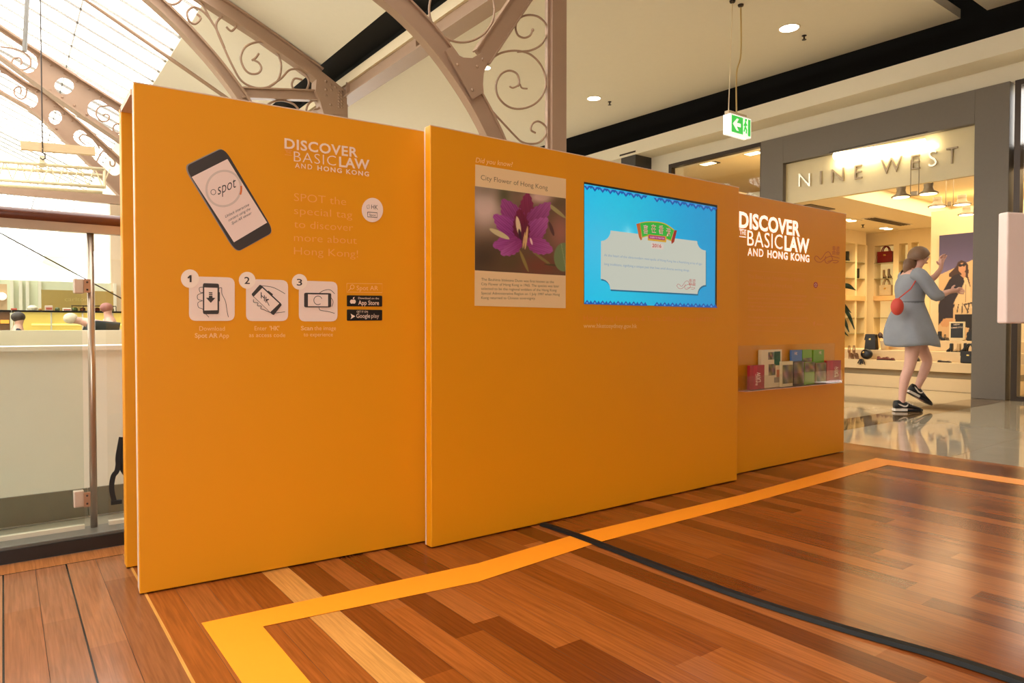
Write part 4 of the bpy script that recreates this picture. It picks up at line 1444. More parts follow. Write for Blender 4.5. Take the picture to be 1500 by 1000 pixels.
g4 = lambda x, y: (380 + x * .1, 80 + y * .1)
MB().prism([on_y(*g4(*q), Y2_) + Vector((0, -.1, 0)) for q in ((560, 200), (830, 235), (1240, 560), (1250, 900), (910, 900), (860, 720), (790, 560), (800, 390), (740, 330))], (0, .2, 0)).build('gusset_plate', M_BEAM, T2)
rivets([g4(*q) for q in [(940, 420), (1010, 470), (940, 620), (1020, 540), (940, 540), (1080, 500), (1010, 760)] + [(1170, 570 + i * 45) for i in range(6)] + [(1130, 570 + i * 45) for i in range(6)]], Y2_, .022, T2, -.1)
SR = .016
for q in (((1105, 265), (1120, 255), (1135, 235)),
          ((1110, 262), (1135, 275), (1146, 300), (1130, 322), (1095, 322), (1068, 295), (1056, 250), (1080, 203), (1140, 185), (1200, 212), (1232, 275), (1222, 345), (1180, 380), (1120, 385), (1060, 355), (1020, 290), (985, 215), (950, 130), (955, 90), (990, 67), (1025, 80), (1037, 110), (1015, 136), (992, 118)),
          ((760, -120), (800, -60), (880, 10), (925, 90), (950, 130), (985, 210)),
          ((930, 95), (890, 50), (850, 32), (822, 52), (828, 90), (855, 105), (880, 80), (862, 60)),
          ((1180, 380), (1232, 345), (1272, 306), (1318, 310), (1353, 350), (1345, 392), (1310, 405), (1280, 378), (1292, 345), (1325, 350)),
          ((1150, 480), (1190, 450), (1235, 440), (1285, 455), (1310, 480)),
          ((1340, 500), (1350, 460), (1375, 440), (1400, 450), (1398, 475), (1375, 480)),
          ((740, 15), (760, 20), (790, 5), (800, -30), (780, -60))):
    scroll([k1(*z) for z in q], Y2_, SR, T2)

# far plate girders with oval holes
def girder(Y, up, lo, holes, scrolls, riv, label, wflange):
    o = thing('roof_truss', label, 'roof truss', on_y(178, 250, Y))
    fn = lambda u, v: on_y(u * 100, v * 100, Y)
    outl = [(x / 100, y / 100) for x, y in up + lo[::-1]]
    hs = [[(x / 100, y / 100) for x, y in h] for h in holes]
    plate(outl, hs, fn, (0, .05, 0), 'web_plate', M_BEAM, o)
    for path in (up, lo):
        MB().flat([on_y(px, py, Y) for px, py in path], .035, wflange, (0, 1, 0)).build('flange', M_BEAM, o)
    for q in scrolls:
        scroll(q, Y, .016, o, 6)
    if riv:
        rivets(riv, Y, .022, o, -.03)
    return o
def slot(x0, y0, x1, y1, r, n=10):
    a = math.atan2(y1 - y0, x1 - x0)
    return [(x1 + r * math.cos(a - PI / 2 + PI * i / n), y1 + r * math.sin(a - PI / 2 + PI * i / n)) for i in range(n + 1)] + \
           [(x0 + r * math.cos(a + PI / 2 + PI * i / n), y0 + r * math.sin(a + PI / 2 + PI * i / n)) for i in range(n + 1)]
L7 = lambda *p: [(x / 5, y / 5) for x, y in p]
girder(15.5, [(-170, -75), (-60, -2), (0, 41), (60, 81), (120, 120), (180, 158), (240, 196), (340, 262)], [(-170, 0), (-60, 52), (0, 84), (60, 128), (120, 170), (180, 210), (240, 250), (340, 318)],
       [slot(-80, 0, -60, 14, 13), slot(-8, 58, 40, 92, 15.5), circ(94, 126, 14, 12.5), slot(142, 160, 200, 198, 14)],
       [L7((0, 342), (90, 355), (170, 380), (220, 430), (222, 480), (180, 510), (120, 500), (88, 465), (100, 430), (145, 425), (160, 455), (150, 475)),
        L7((900, 860), (840, 790), (780, 775), (720, 790), (705, 840), (740, 885), (785, 885), (800, 850), (775, 835), (755, 845)),
        L7((900, 970), (860, 975), (830, 955), (835, 920), (870, 905), (900, 915))],
       L7((270, 420), (370, 480), (470, 540), (560, 600), (650, 655), (735, 715), (175, 550), (265, 600), (365, 660), (455, 715), (545, 775), (635, 840)),
       'plate roof truss with oval holes, the nearer of the two at upper left', .30)
girder(17.5, [(-160, -15), (-60, 50), (0, 96), (40, 124), (62, 134), (90, 158), (130, 192), (180, 238), (240, 290), (320, 362)], [(-160, 40), (-60, 95), (0, 135), (40, 158), (62, 175), (90, 202), (130, 240), (180, 292), (240, 350), (320, 430)],
       [slot(-10, 110, 44, 147, 11.5), circ(81, 172, 9.5, 10.5), slot(117, 200, 168, 248, 9.5)],
       [L7((0, 525), (90, 560), (165, 600), (195, 650), (185, 710), (150, 725), (110, 695), (105, 655), (135, 635), (155, 655), (150, 685)),
        [(125, 212), (117, 205), (117, 200), (123, 197), (134, 202), (146, 217)],
        [(140, 240), (150, 222), (160, 228), (168, 236), (167, 243), (162, 242), (161, 236)]],
       L7((270, 670), (335, 730), (400, 780), (465, 835), (525, 885), (350, 895), (415, 945)),
       'plate roof truss with oval holes, the lower and farther of the two at upper left', .26)
struct('beam_2', MB().box(-8, 4.25, 17.3, 17.42, on_y(100, 292, 17.3).z, on_y(100, 279, 17.3).z), M_BEAM, 'long taupe tie beam crossing the atrium')

# hanging rods
p = MB().tube([on_y(43, -60, 14), on_y(36, 75, 14)], .035, 8)
tag(p.build('hanger_rod', mat('grey_steel', (112, 108, 102), .4, metal=.3)), 'grey hanger rod at the top left corner under the glass roof', 'rod')

# lighting truss with its spreader beam
YL = 11.5
LT = thing('lighting_truss', 'white lattice lighting truss hanging in the atrium at left', 'lighting truss', on_y(60, 270, YL))
M_TR = mat('truss_white', (228, 214, 178), .45, noise=.03)
def xz(px, py, dy=0):
    return on_y(px, py, YL) + Vector((0, dy, 0))
for (p0, p1, dy) in (((-130, 226), (153, 248), 0), ((-130, 230), (153, 253), .24), ((-130, 254), (153, 274), 0), ((-130, 257), (153, 278), .24)):
    MB().tube([xz(*p0, dy), xz(*p1, dy)], .024, 10).build('chord_tube', M_TR, LT, smooth=True)
mb = MB()
for i in range(13):
    xa = -125 + i * 22
    ya = lambda x: 235 + (x) * .079
    yb_ = lambda x: 263 + (x) * .071
    mb.tube([xz(xa, ya(xa)), xz(xa + 11, yb_(xa + 11))], .008, 6).tube([xz(xa + 11, yb_(xa + 11)), xz(xa + 22, ya(xa + 22))], .008, 6)
mb.build('lattice', M_TR, LT)
for px in (153,):
    MB().tube([xz(px, 248), xz(px, 276)], .02, 8).build('end_tube', M_TR, LT)
MB().box(*(lambda q: (q.x - .03, q.x + .03, q.y - .04, q.y + .28, q.z - .02, q.z + .09))(xz(62, 238))).build('clamp', M_TR, LT)
SBm = thing('spreader_beam', 'pale timber spreader beam hung on a cable above the lattice truss', 'beam', on_y(84, 215, YL))
q0, q1 = on_y(30, 213, YL), on_y(139, 222, YL)
MB().bar(q0, q1, .115, .09).build('beam_board', mat('pale_wood', (206, 178, 138), .6, noise=.1, stretch=(1, 1, 6)), SBm)
hk = on_y(62, 222, YL) + Vector((0, -.07, 0))
MB().tube([hk + Vector(v) for v in ((0, 0, .02), (0, 0, -.03), (.03, 0, -.06), (.03, 0, -.1), (0, 0, -.125), (-.03, 0, -.1))], .008, 8).build('hook', M_BRONZE, SBm)
MB().tube([hk + Vector((0, 0, .03)), Vector((hk.x, hk.y, roof_z(hk.x) - .05))], .008, 6).build('cable', M_BRONZE, SBm)

# ------------------------------------------------------------------ glass balustrade
YB = 3.13
BA = thing('balustrade', 'glass balustrade with brown timber handrail at the left edge', 'balustrade', (.1, YB, .062))
M_RAIL = mat('rail_timber', (92, 50, 34), .3, noise=.12, stretch=(1, 8, 8))
M_CHAN = mat('rail_channel', (172, 152, 130), .35, metal=.4, noise=.03)
zr = on_y(90, 319, YB).z
MB().tube([(-3.2, YB, zr), (3.6, YB, zr)], .026, 16).build('handrail', M_RAIL, BA, smooth=True)
zc = on_y(90, 334, YB).z
MB().box(-3.2, 3.6, YB - .018, YB + .018, zc - .012, zr - .018).build('rail_channel', M_CHAN, BA, 'metal channel under the handrail')
M_POST = mat('post_steel', (176, 160, 142), .28, metal=.7, noise=.03)
px_ = on_y(135.5, 600, YB).x
for xx in (px_, px_ - 1.3, px_ - 2.6, px_ + 1.3):
    MB().tube([(xx, YB, .062), (xx, YB, zc - .012)], .0125, 14).build('post', M_POST, BA, smooth=True)
xg = on_y(121, 560, YB).x
zg = on_y(100, 377, YB).z
MB().box(xg - 1.2, xg, YB - .005, YB + .005, .075, zg).build('glass_pane', M_GREENGLASS, BA)
MB().box(xg - 2.5, xg - 1.26, YB - .005, YB + .005, .075, zg).build('glass_pane', M_GREENGLASS, BA)
MB().box(px_ + .05, px_ + 1.22, YB - .005, YB + .005, .075, zg).build('glass_pane', M_GLASS, BA)
MB().box(xg - 1.2, xg, YB - .012, YB + .012, .062, .078).build('base_channel', mat('pale_channel', (206, 196, 172), .4, noise=.02), BA)
MB().box(px_ + .05, px_ + 1.2, YB - .012, YB + .012, .062, .078).build('base_channel', MATS['pale_channel'], BA)
for (ya, yb2) in ((408, 430), (719, 741)):
    c0, c1_ = on_y(107, ya, YB), on_y(123, yb2, YB)
    cl = MB().box(c0.x, c1_.x, YB - .016, YB + .016, c1_.z, c0.z).build('clamp', mat('brushed_steel', (206, 190, 172), .35, metal=.5, noise=.04), BA, 'square brushed steel glass clamp', bevel=.004)
    e0, e1 = on_y(122, ya, YB), on_y(132, yb2, YB)
    mb = MB().box(e0.x, e1.x, YB - .020, YB - .012, e1.z + .003, e0.z - .003)
    mb.build('clamp_tab', mat('copper_tab', (176, 140, 112), .35, metal=.5, noise=.04), cl)
    mb = MB()
    for zz in (.25, .75):
        mb.ball(((e0.x + e1.x) / 2, YB - .021, e1.z + (e0.z - e1.z) * zz), .004, 8, 6)
    mb.build('screw', M_BRONZE, cl)
tag(MB().tube([on_y(-260, 200, 3.9), on_y(0, 341, 3.9), on_y(178, 437, 3.9), on_y(300, 500, 3.9)], .003, 6).build('stay_wire', M_BRONZE), 'thin diagonal stay wire behind the glass balustrade', 'wire')

# backpack hung behind the return panel
BP = thing('backpack', 'black backpack hanging behind the orange return panel with a strap dangling', 'backpack', on_y(176, 735, 2.815))
M_BAG = mat('black_nylon', (16, 15, 17), .7, noise=.2, scale=80)
YP = 2.815
pts = [on_y(*q, YP) for q in ((178, 634), (173, 650), (171.5, 672), (174, 690), (180, 702))]
mb = MB()
c0 = on_y(205, 668, YP)
mb.ball((c0.x, YP, c0.z), (abs(c0.x - pts[2].x), .045, (pts[0].z - pts[-1].z) * .56), 20, 14)
mb.build('bag_body', M_BAG, BP, smooth=True)
sp = [on_y(*q, YP - .02) for q in spline(((178, 640), (173, 668), (173, 680), (171, 690), (166, 697), (163.5, 712), (165, 725), (168, 736)), 4)]
MB().flat(sp, .016, .006, (0, 1, 0)).build('strap', M_BAG, BP)
MB().box(c0.x - .01, c0.x + .01, 2.766, YP, c0.z + .05, c0.z + .09).build('hanging_hook', M_BRONZE, BP)
e = on_y(169, 735, YP - .02)
MB().box(e.x - .014, e.x + .02, e.y - .006, e.y + .006, e.z - .008, e.z + .006).build('strap_end', M_BAG, BP)

# ------------------------------------------------------------------ cafe across the atrium
YC = 14.5
CK = thing('display_counter', 'long yellow lit display counter with black top across the atrium', 'display counter', (1.0, YC, 0))
xa, xb_ = on_y(20, 470, YC).x, on_y(200, 470, YC).x
zt = on_y(100, 456, YC).z
M_GLOW = mat('counter_glow', (206, 176, 84), .4, noise=.1, scale=3, emit=.55, emit_rgb=(255, 220, 110))
MB().box(xa, xb_ + 1, YC, YC + .7, 0, zt - .02).build('counter_front', M_GLOW, CK, 'yellow lit front')
MB().box(xa - .02, xb_ + 1, YC - .05, YC + .75, zt - .02, zt + .012).build('counter_top', M_BLACK, CK, 'black counter top')
mb = MB()
for zz in (.25, .5, .78):
    mb.box(xa + .25, xb_ + 1, YC - .02, YC, zt * zz, zt * zz + .03)
mb.build('shelf_strip', mat('shelf_strip', (250, 226, 130), .4, noise=0, emit=1.0, emit_rgb=(255, 230, 140)), CK)
mb = MB()
for px in (21.5, 75, 121, 165):
    q = on_y(px, 470, YC).x
    mb.box(q - .012, q + .012, YC - .03, YC, .1, zt - .02)
mb.build('mullion', mat('mullion_pale', (214, 206, 180), .4, noise=0), CK)
BC = thing('back_counter', 'brown backlit bar cabinet at the far left edge of the cafe', 'cabinet', (-.9, YC, 0))
MB().box(-3.0, xa - .03, YC - .05, YC + .75, zt - .02, zt + .012).build('cabinet_top', M_BLACK, BC)
MB().box(-3.0, xa - .05, YC - .02, YC + .7, 0, zt - .02).build('cabinet_body', mat('bar_brown', (112, 76, 46), .35, noise=.2, scale=3), BC)
MB().box(-3.0, xa - .08, YC + .9, YC + 1.1, 0, on_y(8, 416, YC + .9).z).build('back_shelf', mat('bar_tan', (206, 172, 130), .5, noise=.1), BC)
q = on_y(7, 471, YC - .03)
MB().box(q.x - .06, q.x + .06, YC - .05, YC - .02, q.z - .03, q.z + .03).build('glow_panel', mat('amber_glow', (230, 160, 60), .4, noise=0, emit=1.0), BC)
q = on_y(3, 434, YC + .85)
MB().ball((q.x, q.y, q.z), .07).build('globe_lamp', mat('globe_glow', (255, 248, 236), .4, noise=0, emit=1.5), BC)
SGN = thing('cafe_sign', 'olive gold sign board standing behind the cafe counter', 'sign', (1.25, 16.5, 0))
s0, s1 = on_y(60.5, 424, 16.5), on_y(166, 427, 16.5)
MB().box(s0.x, s1.x, 16.5, 16.6, 0, s0.z).build('sign_board', mat('olive_board', (160, 136, 74), .5, noise=.04), SGN)
pw = Plane((s0.x, 16.5, 0), (s1.x, 16.5, 0))
mb = MB()
letter(mb, pw, 'carlton', (95, 441), (129, 441), 6, .004, -.01)
mb.build('sign_letters', mat('olive_letter', (186, 166, 100), .4, noise=0), SGN)
struct('wall_cafe', MB().box(-9, 2.0, 18.0, 18.2, 0, on_y(80, 412, 18).z), mat('pale_green_wall', (214, 218, 190), .7, noise=.02), 'pale green partition behind the cafe')
p = MB()
for px in (17, 30, 40, 58, 168):
    q = on_y(px, 420, 17.95).x
    p.box(q - .03, q + .03, 17.9, 18.0, 0, 1.84)
struct('trim_6', p, M_WHITEWALL, 'white pilasters of the cafe partition')
struct('wall_cafe_side', MB().box(2.0, 5.0, 18.0, 18.3, 0, 3.7).box(3.3, 9.3, 18.0, 18.3, 3.7, 5.2), mat('beige_wall', (222, 204, 176), .8, noise=.02), 'beige wall at the right end of the cafe')
# goods on the counter
def on_counter(px, w):
    return on_y(px, 455, YC + .2).x
def cafe_item(name, label, cat, px0, px1, py_top, rgb, kind='box', parts=()):
    y = YC + .25
    x0, x1 = on_y(px0, 455, y).x, on_y(px1, 455, y).x
    zt2 = on_y(px0, py_top, y).z
    o = thing(name, label, cat, ((x0 + x1) / 2, y, zt + .012), group='things on the cafe counter')
    m = mat('cafe_%d_%d_%d' % rgb, rgb, .5, noise=.08)
    cx = (x0 + x1) / 2
    r = (x1 - x0) / 2
    hgt = max(.03, zt2 - zt - .012)
    zb = zt + .013
    if kind == 'box':
        MB().box(x0, x1, y - .08, y + .08, zb, zb + hgt).build('body', m, o, bevel=.006)
        MB().box(x0 + .01, x1 - .01, y - .085, y - .08, zb + hgt * .2, zb + hgt * .6).build('panel', mat('cafe_panel_%d' % rgb[0], (200, 90, 70), .5, noise=0), o)
    else:
        MB().lathe((cx, y, zb), [(r * .7, 0), (r, hgt * .35), (r * .9, hgt * .7), (r * .35, hgt)]).build('body', m, o, smooth=True)
        MB().lathe((cx, y, zb), [(r * 1.05, 0), (r * 1.05, hgt * .08)]).build('plate', M_WHITEWALL, o)
    return o
cafe_item('food_container', 'white and red box on the cafe counter below the olive sign', 'container', 66, 77, 447.5, (226, 200, 180))
cafe_item('cake_dome', 'white domed pile of pastries near the left end of the cafe counter', 'food', 39, 56, 447, (226, 214, 190), 'dome')
cafe_item('pastry_plate', 'tan pastries on a plate beside the white dome on the cafe counter', 'food', 56, 62, 451, (196, 150, 90), 'dome')
cafe_item('salad_bowl', 'dark green salad bowl right of the white and red box on the counter', 'bowl', 80, 88, 450, (88, 96, 60), 'dome')
cafe_item('napkin_stack', 'white napkin stack near the middle of the cafe counter', 'napkins', 92, 104, 451, (238, 234, 216))
cafe_item('red_tray', 'flat red tray at the far left end of the cafe counter', 'tray', 16, 25, 451.5, (206, 84, 56))
CSE = thing('glass_case', 'low glass food case with dark frame at the right end of the counter', 'display case', on_y(137, 455, YC + .3))
x0, x1 = on_y(105, 450, YC + .3).x, on_y(169, 450, YC + .3).x
zz = on_y(105, 447, YC + .3).z
MB().box(x0, x1, YC + .2, YC + .5, zz - .012, zz).build('case_top', M_BRONZE, CSE)
mb = MB()
for i in range(5):
    xx = x0 + (x1 - x0) * i / 4
    mb.box(xx - .006, xx + .006, YC + .2, YC + .22, zt + .012, zz - .012)
mb.build('case_frame', M_BRONZE, CSE)
for i, c in enumerate(((110, 130, 60), (180, 96, 40), (206, 170, 90), (150, 70, 40), (196, 150, 60), (120, 130, 70))):
    xx = x0 + (x1 - x0) * (i + .5) / 6
    o = MB().lathe((xx, YC + .35, zt + .013), [(.03, 0), (.045, .02), (.04, .055), (.015, .07)]).build('filled_roll', mat('roll_%d' % i, c, .6, noise=.2, scale=40), smooth=True)
    tag(o, ('green', 'orange', 'pale', 'dark red', 'yellow', 'olive')[i] + ' food pile inside the low glass case on the cafe counter', 'food', 'food in the glass case')
# ------------------------------------------------------------------ lamps in the arcade ceiling
M_LAMP = mat('lamp_glow', (255, 244, 224), .4, noise=0, emit=14, emit_rgb=(255, 236, 206))
M_RIM = mat('lamp_rim', (232, 222, 204), .4, noise=0)
def downlight(p, z, r, label, group, m=None):
    o = thing('downlight', label, 'downlight', (p.x, p.y, z), group=group)
    MB().lathe((p.x, p.y, z - .006), [(r, 0), (r * 1.16, 0), (r * 1.16, .006), (r, .006)], n=28, cap=False).build('trim_ring', M_RIM, o)
    MB().lathe((p.x, p.y, z - .005), [(r * .98, 0), (r * .98, .003)], n=28).build('lamp_disc', m or M_LAMP, o)
    return o
ga = 'recessed downlights of the arcade ceiling'
downlight(on_z(870, 144, 4.55), 4.55, .105, 'bright round downlight in the flat ceiling right of the near post', ga)
downlight(on_z(1156, 41, 4.55), 4.55, .115, 'bright round downlight in the flat ceiling right of the exit sign wires', ga)
downlight(on_z(711, 99, 4.55), 4.55, .075, 'small bright downlight glinting behind the gusset plate of the near bracket', ga)
def sprinkler(p, z, label):
    o = thing('sprinkler', label, 'sprinkler', (p.x, p.y, z), group='ceiling sprinklers')
    MB().lathe((p.x, p.y, z), [(.03, 0), (.03, -.006), (.011, -.012), (.011, -.045)], n=12).build('stem', M_BRONZE, o)
    MB().lathe((p.x, p.y, z - .055), [(.028, 0), (.028, .004)], n=12).build('deflector', M_BRONZE, o)
    return o
sprinkler(on_z(893, 149, 4.55), 4.55, 'small ceiling sprinkler beside the downlight nearer the post')
sprinkler(on_z(1178, 52, 4.55), 4.55, 'small ceiling sprinkler beside the downlight above the shop sign')

# exit sign on two wires
we0, we1 = on_z(1071, 2, 4.55), on_z(1087, 6, 4.55)
YE = (we0.y + we1.y) / 2
ES = thing('exit_sign', 'lit green and white exit sign hanging on two wires from the ceiling', 'exit sign', on_y(1080, 184, YE))
xs0, xs1 = on_y(1071, 182, YE - .05).x, on_y(1099.5, 190, YE - .05).x
zt_, zb_ = on_y(1071, 167, YE - .05).z, on_y(1071, 193, YE - .05).z
M_ESW = mat('exit_white', (250, 250, 246), .4, noise=0, emit=.9, emit_rgb=(250, 255, 250))
M_ESG = mat('exit_green', (40, 170, 60), .4, noise=0, emit=.9, emit_rgb=(70, 205, 80))
MB().box(xs0 - .012, xs1 + .012, YE - .05, YE + .0, zb_ - .012, zt_ + .012).build('sign_body', M_ESW, ES, bevel=.006)
MB().box(xs0 - .012, xs1 + .012, YE + .01, YE + .05, zb_ - .012, zt_ + .012).build('sign_back', M_ESW, ES, bevel=.006)
MB().box(xs0 - .01, xs1 - .05, YE - .03, YE + .03, zt_ + .012, zt_ + .05).build('mount_rail', mat('exit_mount', (206, 186, 156), .5, noise=0), ES)
pe = Plane((xs0, YE - .0505, 0), (xs1, YE - .0505, 0))
wdt, hgt = xs1 - xs0, zt_ - zb_
def ebox(a, b, c, d, w0, w1, m, name):
    q = [pe.P(wdt * a, zb_ + hgt * c, w0), pe.P(wdt * b, zb_ + hgt * c, w0), pe.P(wdt * b, zb_ + hgt * d, w0), pe.P(wdt * a, zb_ + hgt * d, w0)]
    MB().prism(q, pe.n * (w1 - w0)).build(name, m, ES)
ebox(.02, .56, .02, .98, 0, .001, M_ESG, 'arrow_field')
ebox(.86, .99, .02, .98, 0, .001, M_ESG, 'door_field')
ebox(.56, .60, .02, .98, 0, .001, M_ESG, 'door_field')
q = [pe.P(wdt * a, zb_ + hgt * c, .001) for a, c in ((.08, .5), (.28, .84), (.38, .84), (.27, .6), (.48, .6), (.48, .4), (.27, .4), (.38, .16), (.28, .16))]
MB().prism(q, pe.n * .001).build('arrow', M_ESW, ES)
mb = MB()
fig = [((.72, .80), (.70, .5)), ((.71, .72), (.64, .56)), ((.71, .72), (.79, .6)), ((.70, .5), (.65, .22)), ((.70, .5), (.78, .34)), ((.78, .34), (.76, .14))]
for (a, c), (a2, c2) in fig:
    mb.tube([pe.P(wdt * a, zb_ + hgt * c, .002), pe.P(wdt * a2, zb_ + hgt * c2, .002)], .009, 6)
mb.ball(pe.P(wdt * .735, zb_ + hgt * .9, .002), .016, 8, 6)
mb.build('running_figure', M_ESG, ES)
MB().tube([(xs0 + .02, YE, zt_ + .05), (we0.x, YE, 4.55)], .005, 6).build('wire', mat('wire_pale', (230, 214, 180), .4, noise=0), ES)
mb = MB().tube(spline([(xs0 + .17, YE, zt_ + .05), (xs0 + .165, YE, zt_ + .5), (we1.x + .01, YE, 4.0), (we1.x, YE, 4.55)], 5), .008, 6)
mb.build('wire', mat('cable_tan', (186, 156, 92), .5, noise=0), ES, 'tan power cable')
for w in (we0, we1):
    MB().lathe((w.x, YE, 4.55), [(.035, 0), (.03, -.02), (.008, -.03)], n=12).build('ceiling_hook', M_BRONZE, ES)

# dark blade sign far along the bulkhead
b0, b1 = on_x(926, 231, 9.15), on_x(941, 227, 9.15)
bs = thing('blade_sign', 'small dark projecting sign far along the beige bulkhead', 'sign', (9.2, b0.y, 3.0))
MB().box(8.92, 9.33, b1.y - .05, b0.y + .05, 2.6, b0.z).build('sign_box', mat('dark_sign', (52, 48, 44), .5, noise=.04), bs)
MB().box(8.90, 9.35, b1.y - .07, b0.y + .07, b0.z, b0.z + .03).build('sign_cap', M_BRONZE, bs)

# ------------------------------------------------------------------ shop sign on the transom
TB = thing('shop_sign', 'cream transom board with metal letters reading Nine West over the shop entrance', 'shop sign', (9.36, 4.5, 2.66))
pz = Plane((9.345, 5.728, 0), (9.345, 3.252, 0))
MB().box(9.345, 9.40, 3.252, 5.728, 2.665, 3.26).build('transom_board', mat('transom_cream', (206, 188, 142), .25, noise=.02), TB)
Z5 = lambda x, y: (1140 + x / 5, 175 + y / 5)
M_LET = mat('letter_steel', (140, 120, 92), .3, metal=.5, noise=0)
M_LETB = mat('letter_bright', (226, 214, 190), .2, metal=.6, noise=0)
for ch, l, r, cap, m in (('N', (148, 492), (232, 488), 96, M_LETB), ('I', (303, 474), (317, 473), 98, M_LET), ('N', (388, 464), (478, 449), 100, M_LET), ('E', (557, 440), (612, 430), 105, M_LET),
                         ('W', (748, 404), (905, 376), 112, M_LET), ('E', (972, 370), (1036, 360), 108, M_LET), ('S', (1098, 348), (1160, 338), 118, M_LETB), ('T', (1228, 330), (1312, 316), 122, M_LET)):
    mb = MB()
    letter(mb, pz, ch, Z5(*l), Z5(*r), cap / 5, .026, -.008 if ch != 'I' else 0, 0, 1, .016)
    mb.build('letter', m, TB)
t0, t1 = on_x(1224, 229, 9.33), on_x(1356, 208, 9.33)  # added emissive bar imitating a streak of reflected light on the board
MB().tube([(9.30, t0.y, t0.z), (9.30, t1.y, t1.z - .01)], .05, 14).build('streak_bar', mat('streak_glow', (255, 244, 214), .4, noise=0, emit=5, emit_rgb=(255, 238, 196)), TB, 'glowing bar imitating the light streak reflected above the letters')
MB().box(9.25, 9.345, t1.y - .05, t0.y + .05, t0.z + .052, t0.z + .06).build('streak_bar_bracket', M_BRONZE, TB)  # bracket made up to carry the added glowing bar

# ------------------------------------------------------------------ shop ceiling lamps
gs = 'recessed lamps of the shop ceiling'
M_LAMP2 = mat('shop_lamp_glow', (255, 240, 206), .4, noise=0, emit=6, emit_rgb=(255, 232, 180))
for px, py, lab in ((1298, 334, 'square recessed lamp above the red handbag'), (1244, 322, 'square recessed lamp beside the top corner of the right orange panel')):
    q = on_z(px, py, 2.70)
    o = thing('recessed_lamp', lab, 'downlight', (q.x, q.y, 2.7), group=gs)
    MB().box(q.x - .2, q.x + .2, q.y - .13, q.y + .13, 2.692, 2.70).build('trim_ring', M_RIM, o)
    for s in (-.09, .09):
        MB().lathe((q.x + s, q.y, 2.684), [(.07, 0), (.07, .008)], n=16).build('lamp_disc', M_LAMP2, o)
q = on_z(1300, 324, 2.70)
o = thing('air_grille', 'dark slot air grille in the shop ceiling', 'air grille', (q.x, q.y, 2.7))
MB().box(q.x - .7, q.x + .7, q.y - .12, q.y + .12, 2.69, 2.70).build('grille_frame', M_RIM, o)
mb = MB()
for i in range(4):
    mb.box(q.x - .66, q.x + .66, q.y - .1 + i * .05, q.y - .07 + i * .05, 2.684, 2.69)
mb.build('slot', M_BRONZE, o)
q = on_z(1187, 295, 2.7) + Vector((.55, .2, 0))
o = thing('air_grille', 'dark slot air grille partly hidden by the right orange panel', 'air grille', (q.x, q.y, 2.7))
MB().box(q.x - .35, q.x + .35, q.y - .1, q.y + .1, 2.69, 2.70).build('grille_frame', M_BRONZE, o)
q = on_z(1264, 329, 2.7)
sprinkler(q, 2.7, 'small sprinkler in the shop ceiling left of the slot grille')
for px, py, lab in ((1036, 239, 'lamp in the side shop ceiling, the farther one'), (1103, 224, 'lamp in the side shop ceiling beside the grey portal')):
    d = ray(px, py)
    q2 = EYEV + d * ((3.74 - EYE) / d.z)
    o = thing('recessed_lamp', lab, 'downlight', (q2.x, q2.y, 3.75), group='side shop lamps')
    MB().box(q2.x - .16, q2.x + .16, q2.y - .16, q2.y + .16, 3.735, 3.749).build('trim_ring', M_BRONZE, o)
    MB().box(q2.x - .10, q2.x + .10, q2.y - .12, q2.y + .12, 3.728, 3.736).build('lamp_disc', M_LAMP2, o)
# pendants
gl_ = 'pendant twin spot bars of the shop'
M_FIT = mat('fitting_grey', (150, 132, 104), .4, metal=.3, noise=.03)
def spot_bar(pl_, pr_, lab, z=2.52):
    a, b = on_z(pl_[0], pl_[1], z), on_z(pr_[0], pr_[1], z)
    mid = (a + b) / 2
    o = thing('pendant_spotlight', lab, 'pendant lamp', mid, group=gl_)
    d = (b - a).normalized()
    MB().bar(a + d * .12, b - d * .12, .07, .05, (0, 0, 1)).build('bar', M_FIT, o)
    for e in (a, b):
        MB().lathe(e, [(.0, -.025), (.11, -.025), (.115, -.015), (.06, .02), (.05, .06), (.055, .1), (.0, .11)], n=18).build('shade', M_FIT, o, smooth=True)
        MB().lathe(e + Vector((0, 0, -.029)), [(.095, 0), (.095, .004)], n=18).build('lamp_disc', M_LAMP2, o)
        MB().tube([e + Vector((.05, 0, .1)), e + Vector((.12, 0, .13)), e + Vector((.1, 0, .05)), e + Vector((.05, 0, .03))], .008, 6).build('yoke', M_FIT, o)
    for t in (.35, .65):
        q = a.lerp(b, t)
        MB().tube([q, Vector((q.x, q.y, 2.95))], .005, 6).build('wire', M_FIT, o)
spot_bar((1320, 286), (1360, 281), 'pendant twin spot bar nearest the shop sign, topmost of three')
spot_bar((1373, 300), (1409, 297), 'pendant twin spot bar in the middle of the lit ceiling recess')
spot_bar((1416, 312), (1452, 309), 'pendant twin spot bar cut by the grey pillar, lowest of three')

